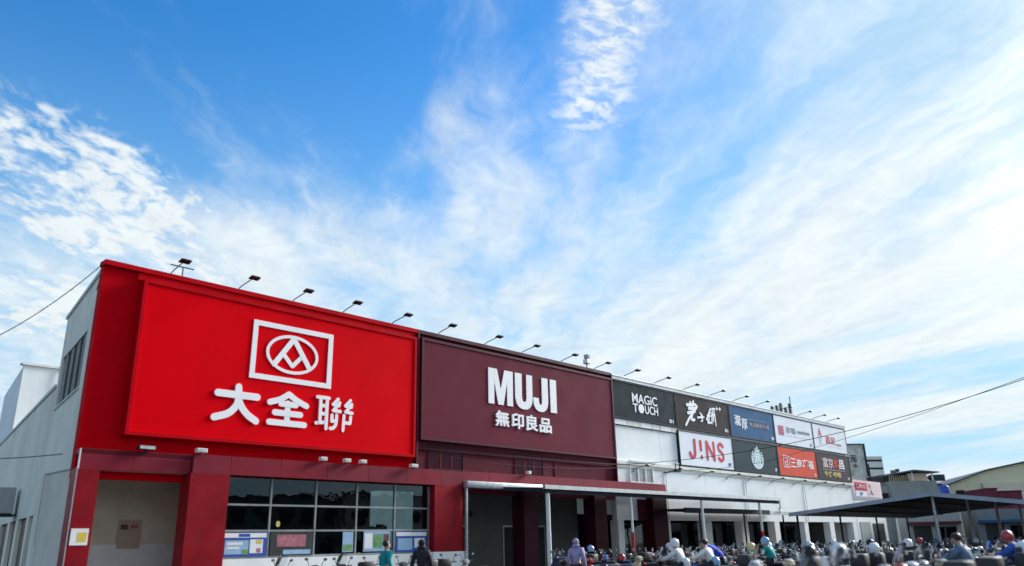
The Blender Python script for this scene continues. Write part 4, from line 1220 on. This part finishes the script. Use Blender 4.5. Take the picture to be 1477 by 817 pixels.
# ------------------------------------------------------------------ scooters
SPEC = 1.0
PAINT = {}
for nm, c in dict(black=(.012, .013, .016), white=(.70, .72, .74), silver=(.36, .38, .40), grey=(.10, .11, .12), red=(.34, .012, .018), navy=(.014, .03, .10), blue=(.03, .12, .42), teal=(.02, .20, .24), cream=(.62, .55, .38)).items():
    PAINT[nm] = mat('scooter_paint_' + nm, c, .28, var=.06, vscale=5, coat=.5)
M['rubber'] = mat('rubber', (.015, .015, .016), .8, var=.1, vscale=10)
M['seat'] = mat('seat_vinyl', (.022, .022, .025), .55, var=.15, vscale=8)
M['chrome'] = mat('mirror_glass', (.55, .58, .62), .12, metal=.9, var=.03)
M['lens'] = mat('lamp_lens', (.60, .62, .64), .15, var=.05)
M['tail'] = mat('tail_lens', (.40, .01, .01), .2, var=.05)
M['screen'] = glass_mat('windscreen', (.80, .84, .86))
M['helmet_visor'] = mat('visor', (.03, .035, .04), .12, var=.05)


def scooter_proto():
    r = empty('scooter', (0, 0, 0))
    P0 = PAINT['black']
    MB().loft_x([(-.92, .66, .05, .03), (-.84, .66, .11, .07), (-.62, .60, .17, .14), (-.36, .54, .18, .19), (-.12, .50, .16, .22), (.0, .46, .13, .18), (.06, .36, .14, .08)]).build('body', P0, r, True)
    MB().bbox(-.05, .46, -.16, .16, .26, .33, .03).build('floorboard', M['seat'], r)
    MB().loft_z([(.28, .50, .14, .04), (.42, .50, .19, .06), (.62, .46, .20, .075), (.80, .40, .17, .07), (.90, .35, .10, .05)]).build('front_panel', P0, r, True)
    MB().loft_x([(.40, .46, .05, .03), (.52, .53, .075, .05), (.66, .54, .08, .05), (.80, .49, .075, .04), (.90, .40, .05, .02)]).build('front_mudguard', P0, r, True)
    MB().loft_x([(-.80, .76, .09, .03), (-.62, .775, .14, .05), (-.34, .765, .15, .055), (-.12, .74, .13, .05), (-.02, .70, .08, .03)]).build('seat', M['seat'], r, True)
    h = MB().loft_x([(.20, .94, .09, .05), (.28, .97, .14, .07), (.38, .96, .13, .075), (.44, .93, .08, .05)]).build('handlebar', P0, r, True)
    MB().tube([(.26, -.33, .99), (.29, -.12, .97), (.29, .12, .97), (.26, .33, .99)], .018, 8).build('grip', M['rubber'], h, True)
    MB().blob((.44, 0, .93), (.03, .075, .05)).build('headlight', M['lens'], r, True)
    for sg in (-1, 1):
        m_ = MB().tube([(.28, sg * .20, .99), (.29, sg * .24, 1.10), (.27, sg * .29, 1.17)], .009, 6).build('mirror', M['rubber'], r, True)
        MB().blob((.27, sg * .31, 1.20), (.018, .065, .045)).build('mirror_head', M['rubber'], m_, True)
        MB().disc((sg * .31, 1.20), .055, -.258, -.25, 12, .036).build('mirror_glass', M['chrome'], m_).rotation_euler = (0, 0, R(90))
    MB().bbox(-.95, -.89, -.08, .08, .62, .70, .02).build('tail_light', M['tail'], r)
    MB().tube([(-.86, 0, .62), (-1.0, 0, .45)], .05, 6).build('rear_mudguard', M['rubber'], r)
    MB().box(-1.01, -1.0, -.10, .10, .42, .56).build('number_plate', M['print_white'], r)
    for x in (.64, -.62):
        w_ = MB().torus((x, 0, .235), .185, .05).build('wheel', M['rubber'], r, True)
        rm = MB().torus((x, 0, .235), .135, .018, n=14, m=6)
        for q in range(5):
            a = 2 * math.pi * q / 5
            rm.tube([(x, 0, .235), (x + .13 * math.cos(a), 0, .235 + .13 * math.sin(a))], .014, 5)
        rm.build('rim', M['steel'], w_, True)
    MB().tube([(.64, .06, .235), (.46, .06, .60)], .02, 6).build('fork', M['steel'], r, True)
    MB().tube([(-.1, -.17, .28), (-.5, -.19, .26), (-.85, -.20, .32)], [.025, .05, .045], 8).build('exhaust', M['steel'], r, True)
    return r


def screen_part(root):
    rr = []
    for x, z, hw in ((.44, 1.0, .17), (.40, 1.12, .19), (.33, 1.26, .17), (.29, 1.34, .10)):
        rr.append((x, z, hw))
    vs, fs_ = [], []
    for x, z, hw in rr:
        for q in range(5):
            t = -1 + q * .5
            vs.append((x - .08 * t * t, hw * t, z))
    for i in range(3):
        for q in range(4):
            fs_.append((i * 5 + q, i * 5 + q + 1, (i + 1) * 5 + q + 1, (i + 1) * 5 + q))
    return MB().add(vs, fs_).build('windscreen', M['screen'], root, True)


def box_part(root):
    o = MB().bbox(-1.12, -.74, -.20, .20, .80, 1.10, .05).build('top_box', M['seat'], root, True)
    return o


proto = scooter_proto()
screen_o = screen_part(proto)
box_o = box_part(proto)
painted = ('body', 'front_panel', 'front_mudguard', 'handlebar')
base_kids = [c for c in proto.children if c not in (screen_o, box_o)]
cam_inv = cam.matrix_world.inverted()


def in_view(p, mx=0.06):
    """whether the camera of the photo can see this spot at all (margin for a step aside)"""
    q = cam_inv @ Vector(p)
    if q.z > -1: return False
    x = q.x / -q.z * cam_data.lens / 36.0
    y = q.y / -q.z * cam_data.lens / 36.0
    return abs(x) < .5 + mx and y > -.2767 - .012


def recolour(o, m_):
    if o.name.split('.')[0] in painted:
        o.material_slots[0].link = 'OBJECT'
        o.material_slots[0].material = m_


def spawn_scooter(loc, rz, paint, screen, box):
    r = proto.copy(); COL.objects.link(r)
    r.location = loc
    r.rotation_euler = (R(random.choice((-1, 1)) * random.uniform(2, 5)) * .4, 0, rz)
    for c in base_kids + ([screen_o] if screen else []) + ([box_o] if box else []):
        k = dup(c, r)
        recolour(k, PAINT[paint])
    return r


helmet_seen = {}
def helmet_mesh():
    b = MB()
    rr = []
    for i in range(7):
        t = math.pi * .5 * i / 6.2
        rad = .135 * math.cos(t); z = .02 + .15 * math.sin(t)
        rr.append([Vector((rad * 1.12 * math.cos(2 * math.pi * k / 16), rad * math.sin(2 * math.pi * k / 16), z)) for k in range(16)])
    rr.insert(0, [Vector((.122 * 1.1 * math.cos(2 * math.pi * k / 16), .122 * math.sin(2 * math.pi * k / 16), -.07)) for k in range(16)])
    return b.rings(rr).mesh('helmet_shell', True)
HSH = helmet_mesh()
VIS = MB().rings([[Vector((.155 * math.cos(a), .142 * math.sin(a), z)) for a in [(-1.1 + 2.2 * k / 8) for k in range(9)]] + [Vector((.148 * math.cos(a), .135 * math.sin(a), z)) for a in [(1.1 - 2.2 * k / 8) for k in range(9)]] for z in (-.06, .05)]).mesh('helmet_visor', True)
HCOL = dict(white=(.78, .78, .78), yellow=(.72, .58, .25), red=(.45, .03, .04), black=(.015, .015, .018), sky=(.25, .42, .62), pink=(.62, .25, .35))
HM = {k: mat('helmet_' + k, c, .25, var=.05, coat=.5) for k, c in HCOL.items()}


def put_helmet(p, rz, colour, where):
    r = empty('helmet', p, rz, '%s open-face helmet %s' % ({'sky': 'sky-blue'}.get(colour, colour), where), 'helmet', 'helmets left on scooters')
    o = link('shell', HSH, None, r); o.data = HSH
    if not HSH.materials: HSH.materials.append(HM['white'])
    o.material_slots[0].link = 'OBJECT'; o.material_slots[0].material = HM[colour]
    if not VIS.materials: VIS.materials.append(M['helmet_visor'])
    link('visor', VIS, M['helmet_visor'], r)


rows = [(3.9, 3.6, 9, 1.05, 'short row by glazed bays'), (5.0, 15.2, 27, .78, 'row along canopy poles'), (8.6, 11.0, 36, .82, 'second row from canopy'),
        (12.4, 11.5, 36, .85, 'third row from canopy'), (16.0, 9.0, 36, .85, 'fourth row from canopy'), (19.6, 4.0, 24, .85, 'row nearest the viewer')]
cols = ['black'] * 5 + ['white'] * 4 + ['silver'] * 3 + ['grey'] * 4 + ['navy'] * 3 + ['red', 'blue', 'teal', 'cream']
taken = []
for ri, (off, u0, n, sp, phrase) in enumerate(rows):
    k = 0
    for i in range(n):
        u = u0 + i * sp + random.uniform(-.1, .1)
        o_ = off + random.uniform(-.25, .25)
        p = F(u, o_, 0.0)
        if random.random() < .06 or not in_view(p + Vector((0, 0, 1.3))): continue
        paint = random.choice(cols)
        sc_, bx_ = random.random() < .35, random.random() < .28
        rz = FROT + R(90) + R(random.uniform(-9, 9))
        r = spawn_scooter(p, rz, paint, sc_, bx_)
        extra = ' with windscreen and top box' if sc_ and bx_ else ' with clear windscreen' if sc_ else ' with top box' if bx_ else ''
        tag(r, '%s scooter%s, %s from left in %s' % (paint, extra, ordn[k], phrase), 'scooter', 'scooters parked in rows before the store')
        taken.append((ri, k, r, p, rz))
        if random.random() < .34 and not (ri == 0):
            hc = random.choice(['white'] * 4 + ['yellow', 'red', 'black', 'sky', 'pink', 'white'])
            d = Vector((math.cos(rz), math.sin(rz), 0)); sd_ = Vector((-d.y, d.x, 0))
            if bx_: hp = p + d * -.92 + Vector((0, 0, 1.18)); wh_ = 'on the top box'
            elif sc_ or random.random() < .5: hp = p + d * -.40 + Vector((0, 0, .90)); wh_ = 'on the seat'
            else: hp = p + d * .24 + sd_ * .29 + Vector((0, 0, 1.24)); wh_ = 'hung on the mirror'
            put_helmet(hp, rz + random.uniform(-.6, .6), hc, '%s of %s scooter %s' % (wh_, ordn[k], 'of the ' + phrase))
        k += 1
for o in [proto] + list(proto.children_recursive):
    bpy.data.objects.remove(o)

# ------------------------------------------------------------------ people
SKIN = mat('skin', (.46, .27, .19), .55, var=.08, vscale=12)
HAIR = mat('hair', (.014, .011, .010), .5, var=.2, vscale=30)
CLOTH = {}
for nm, c in dict(lilac=(.36, .30, .50), white=(.74, .74, .72), blue=(.02, .06, .60), slate=(.11, .17, .26), black=(.014, .014, .018), teal=(.0, .30, .30), pink=(.62, .25, .28), royal=(.03, .10, .42), dark=(.03, .032, .045), beige=(.45, .38, .28)).items():
    CLOTH[nm] = mat('cloth_' + nm, c, .85, var=.12, vscale=9, bump=.003, bscale=30)


def skin_mesh(name, verts, edges, radii, root=0, sub=2):
    me = bpy.data.meshes.new(name + '_rig')
    me.from_pydata(verts, edges, [])
    ob = bpy.data.objects.new(name + '_rig', me)
    COL.objects.link(ob)
    ob.modifiers.new('skin', 'SKIN').use_smooth_shade = True
    sv = me.skin_vertices[0].data
    for i, r_ in enumerate(radii):
        sv[i].radius = (r_, r_) if not isinstance(r_, tuple) else r_
        sv[i].use_root = (i == root)
    md = ob.modifiers.new('sub', 'SUBSURF'); md.levels = sub; md.render_levels = sub
    dg = bpy.context.evaluated_depsgraph_get()
    out = bpy.data.meshes.new_from_object(ob.evaluated_get(dg))
    out.name = name
    bpy.data.objects.remove(ob); bpy.data.meshes.remove(me)
    return out


POSES = {
 'stand': dict(pel=(0, 0, .94), spi=(.0, 0, 1.12), che=(.01, 0, 1.29), nb=(.0, 0, 1.42), nt=(.015, 0, 1.49), hm=(.025, 0, 1.575), ht=(.01, 0, 1.65),
               sh=(0, .165, 1.37), el=(-.03, .24, 1.12), wr=(.07, .25, .90), hip=(0, .085, .90), kn=(.02, .10, .50), an=(-.01, .10, .09), to=(.14, .12, .045)),
 'ride': dict(pel=(-.34, 0, .86), spi=(-.29, 0, 1.01), che=(-.23, 0, 1.15), nb=(-.19, 0, 1.27), nt=(-.15, 0, 1.32), hm=(-.115, 0, 1.395), ht=(-.115, 0, 1.47),
              sh=(-.20, .165, 1.22), el=(-.04, .27, 1.06), wr=(.18, .29, 1.01), hip=(-.30, .09, .85), kn=(.08, .15, .78), an=(.08, .14, .40), to=(.22, .15, .36)),
 'bend': dict(pel=(-.05, 0, .92), spi=(.06, 0, 1.08), che=(.20, 0, 1.20), nb=(.31, 0, 1.27), nt=(.37, 0, 1.29), hm=(.44, 0, 1.33), ht=(.50, 0, 1.37),
              sh=(.26, .165, 1.22), el=(.34, .23, .98), wr=(.50, .20, .84), hip=(-.03, .085, .88), kn=(.02, .10, .49), an=(-.02, .10, .09), to=(.13, .12, .045)),
}


def person(pose, top, legs, loc, rz, label, head='hair', hair_col=None, hood=False, scale=1.0):
    j = POSES[pose]
    V = {k: Vector(v) for k, v in j.items()}
    def m_(v): return Vector((v.x, -v.y, v.z))
    names, verts, rad, edges = {}, [], [], []
    def add(nm, p, r_, to=None):
        names[nm] = len(verts); verts.append(tuple(p)); rad.append(r_)
        if to is not None: edges.append((names[to], names[nm]))
    add('pel', V['pel'], (.13, .10)); add('spi', V['spi'], (.125, .095), 'pel'); add('che', V['che'], (.135, .10), 'spi')
    add('nb', V['nb'], .065, 'che'); add('nt', V['nt'], .055, 'nb'); add('hm', V['hm'], (.078, .092), 'nt'); add('ht', V['ht'], (.06, .07), 'hm')
    f = (V['ht'] - V['nt']).normalized(); fx = Vector((f.z, 0, -f.x))
    add('nose', V['hm'] + fx * .112 - f * .005, .014, 'hm')
    for s_, mm in (('L', lambda v: v), ('R', m_)):
        add('ear' + s_, mm(V['hm'] + Vector((-.005, .092, 0))), .016, 'hm')
        add('sh' + s_, mm(V['sh']), .062, 'che'); add('el' + s_, mm(V['el']), .043, 'sh' + s_); add('wr' + s_, mm(V['wr']), .029, 'el' + s_)
        d = (V['wr'] - V['el']).normalized()
        pa = V['wr'] + d * .07
        add('pa' + s_, mm(pa), (.036, .018), 'wr' + s_)
        sidev = d.cross(Vector((0, 1, 0))); sidev = sidev.normalized() if sidev.length > .1 else Vector((1, 0, 0))
        for q, ln in enumerate((.065, .075, .070, .055)):
            b0 = pa + sidev * (.026 - .0175 * q) + d * .03
            add('f%d%s' % (q, s_), mm(b0), .0088, 'pa' + s_)
            add('g%d%s' % (q, s_), mm(b0 + d * ln * .55 + Vector((0, -.006, 0))), .008, 'f%d%s' % (q, s_))
            add('h%d%s' % (q, s_), mm(b0 + d * ln + Vector((0, -.022, 0))), .007, 'g%d%s' % (q, s_))
        th = V['wr'] + d * .03 + sidev * .035
        add('t0' + s_, mm(th), .011, 'pa' + s_); add('t1' + s_, mm(th + d * .035 + sidev * .018), .009, 't0' + s_)
        add('hip' + s_, mm(V['hip']), .085, 'pel'); add('kn' + s_, mm(V['kn']), .056, 'hip' + s_); add('an' + s_, mm(V['an']), .036, 'kn' + s_); add('to' + s_, mm(V['to']), .032, 'an' + s_)
    r = empty('person', loc, rz, label, 'person')
    r.scale = (scale,) * 3
    link('body', skin_mesh('body', verts, edges, rad), SKIN, r)
    # shirt or coat
    def garment(nm, lst, material, grow):
        n2, v2, e2, r2 = {}, [], [], []
        for (k, to, rr) in lst:
            p = V[k[:-1]] if k[-1] == 'L' else m_(V[k[:-1]]) if k[-1] == 'R' else V[k]
            n2[k] = len(v2); v2.append(tuple(p)); r2.append(tuple(x + grow for x in rr) if isinstance(rr, tuple) else rr + grow)
            if to: e2.append((n2[to], n2[k]))
        return link(nm, skin_mesh(nm, v2, e2, r2), material, r)
    lst = [('pel', None, (.145, .115)), ('spi', 'pel', (.135, .105)), ('che', 'spi', (.145, .11)), ('nb', 'che', .068)]
    for s_ in 'LR': lst += [('sh' + s_, 'che', .07), ('el' + s_, 'sh' + s_, .05), ('wr' + s_, 'el' + s_, .034)]
    garment('coat' if hood else 'shirt', lst, CLOTH[top], .016)
    lst = [('pel', None, (.14, .11))]
    for s_ in 'LR': lst += [('hip' + s_, 'pel', .092), ('kn' + s_, 'hip' + s_, .064), ('an' + s_, 'kn' + s_, .046)]
    garment('trousers', lst, CLOTH[legs], .008)
    for s_, mm in (('L', lambda v: v), ('R', m_)):
        a, b = mm(V['an']), mm(V['to'])
        MB().tube([a + Vector((-.06, 0, -.04)), a + Vector((0, 0, -.035)), b + Vector((0, 0, -.005)), b + Vector((.05, 0, -.012))], [.035, .047, .043, .02], 8).build('shoe', CLOTH['dark'], r, True)
        MB().blob(V['hm'] + fx * .085 + Vector((0, .032 if s_ == 'L' else -.032, .012)), (.008, .013, .008), 8, 5).build('eye', HAIR, r, True)
    MB().blob(V['hm'] + fx * .085 - f * .045, (.008, .025, .006), 8, 5).build('mouth', CLOTH['pink'], r, True)
    c = V['hm'] * .45 + V['ht'] * .55
    if head == 'hair' or hood:
        hb_ = MB().blob(c - fx * .028 + f * .005, (.105, .098, .092), 14, 9)
        hb_.build('hood' if hood else 'hair', CLOTH[top] if hood else (hair_col or HAIR), r, True)
        if hood:
            MB().blob(V['nt'] - fx * .03, (.10, .13, .07), 12, 7).build('collar', CLOTH[top], r, True)
    else:
        h_ = link('helmet', HSH, HM[head], r)
        h_.location = V['hm'] + Vector((-.01, 0, .015)); h_.scale = (.9, .92, .92)
        h_.material_slots[0].link = 'OBJECT'; h_.material_slots[0].material = HM[head]
    return r


def at(az, dist):
    return Vector((math.sin(R(az)) * dist, math.cos(R(az)) * dist, 0))


def on_scooter(az, dist):
    """the parked scooter closest to this bearing, to sit a rider on"""
    p = at(az, dist)
    best = min(taken, key=lambda t: (t[3] - p).length)
    taken.remove(best)
    return best


person('stand', 'lilac', 'dark', at(4.0, 24.2), R(70), 'person in a lilac hooded coat standing among the scooters', hood=True, scale=.95)
person('stand', 'black', 'dark', at(-6.6, 21.5), R(100), 'person in a black hooded coat before the glazed bays', hood=True, scale=.98)
person('stand', 'teal', 'dark', at(-9.0, 23.5), R(40), 'person in a teal top near the shop windows', scale=.98)
person('bend', 'blue', 'dark', at(13.6, 25.5), R(150), 'person in a bright blue jacket bending over a scooter', scale=1.04)
for az, dist, top, head, lab in ((5.5, 23.0, 'white', 'white', 'rider in a white shirt and white helmet on a scooter'), (11.3, 24.5, 'white', 'hair', 'bare-headed rider in a white shirt seated on a scooter'),
                                 (23.2, 19.5, 'slate', 'hair', 'rider in a slate-blue shirt seated near the right, largest figure'), (31.9, 22.5, 'royal', 'red', 'rider in a blue shirt and red helmet at the right edge'),
                                 (17.5, 27.0, 'teal', 'sky', 'rider in a teal shirt and sky-blue helmet among the scooters')):
    ri, k, r, p, rz = on_scooter(az, dist)
    person('ride', top, 'dark', p + Vector((0, 0, .0)), rz, lab, head=head)
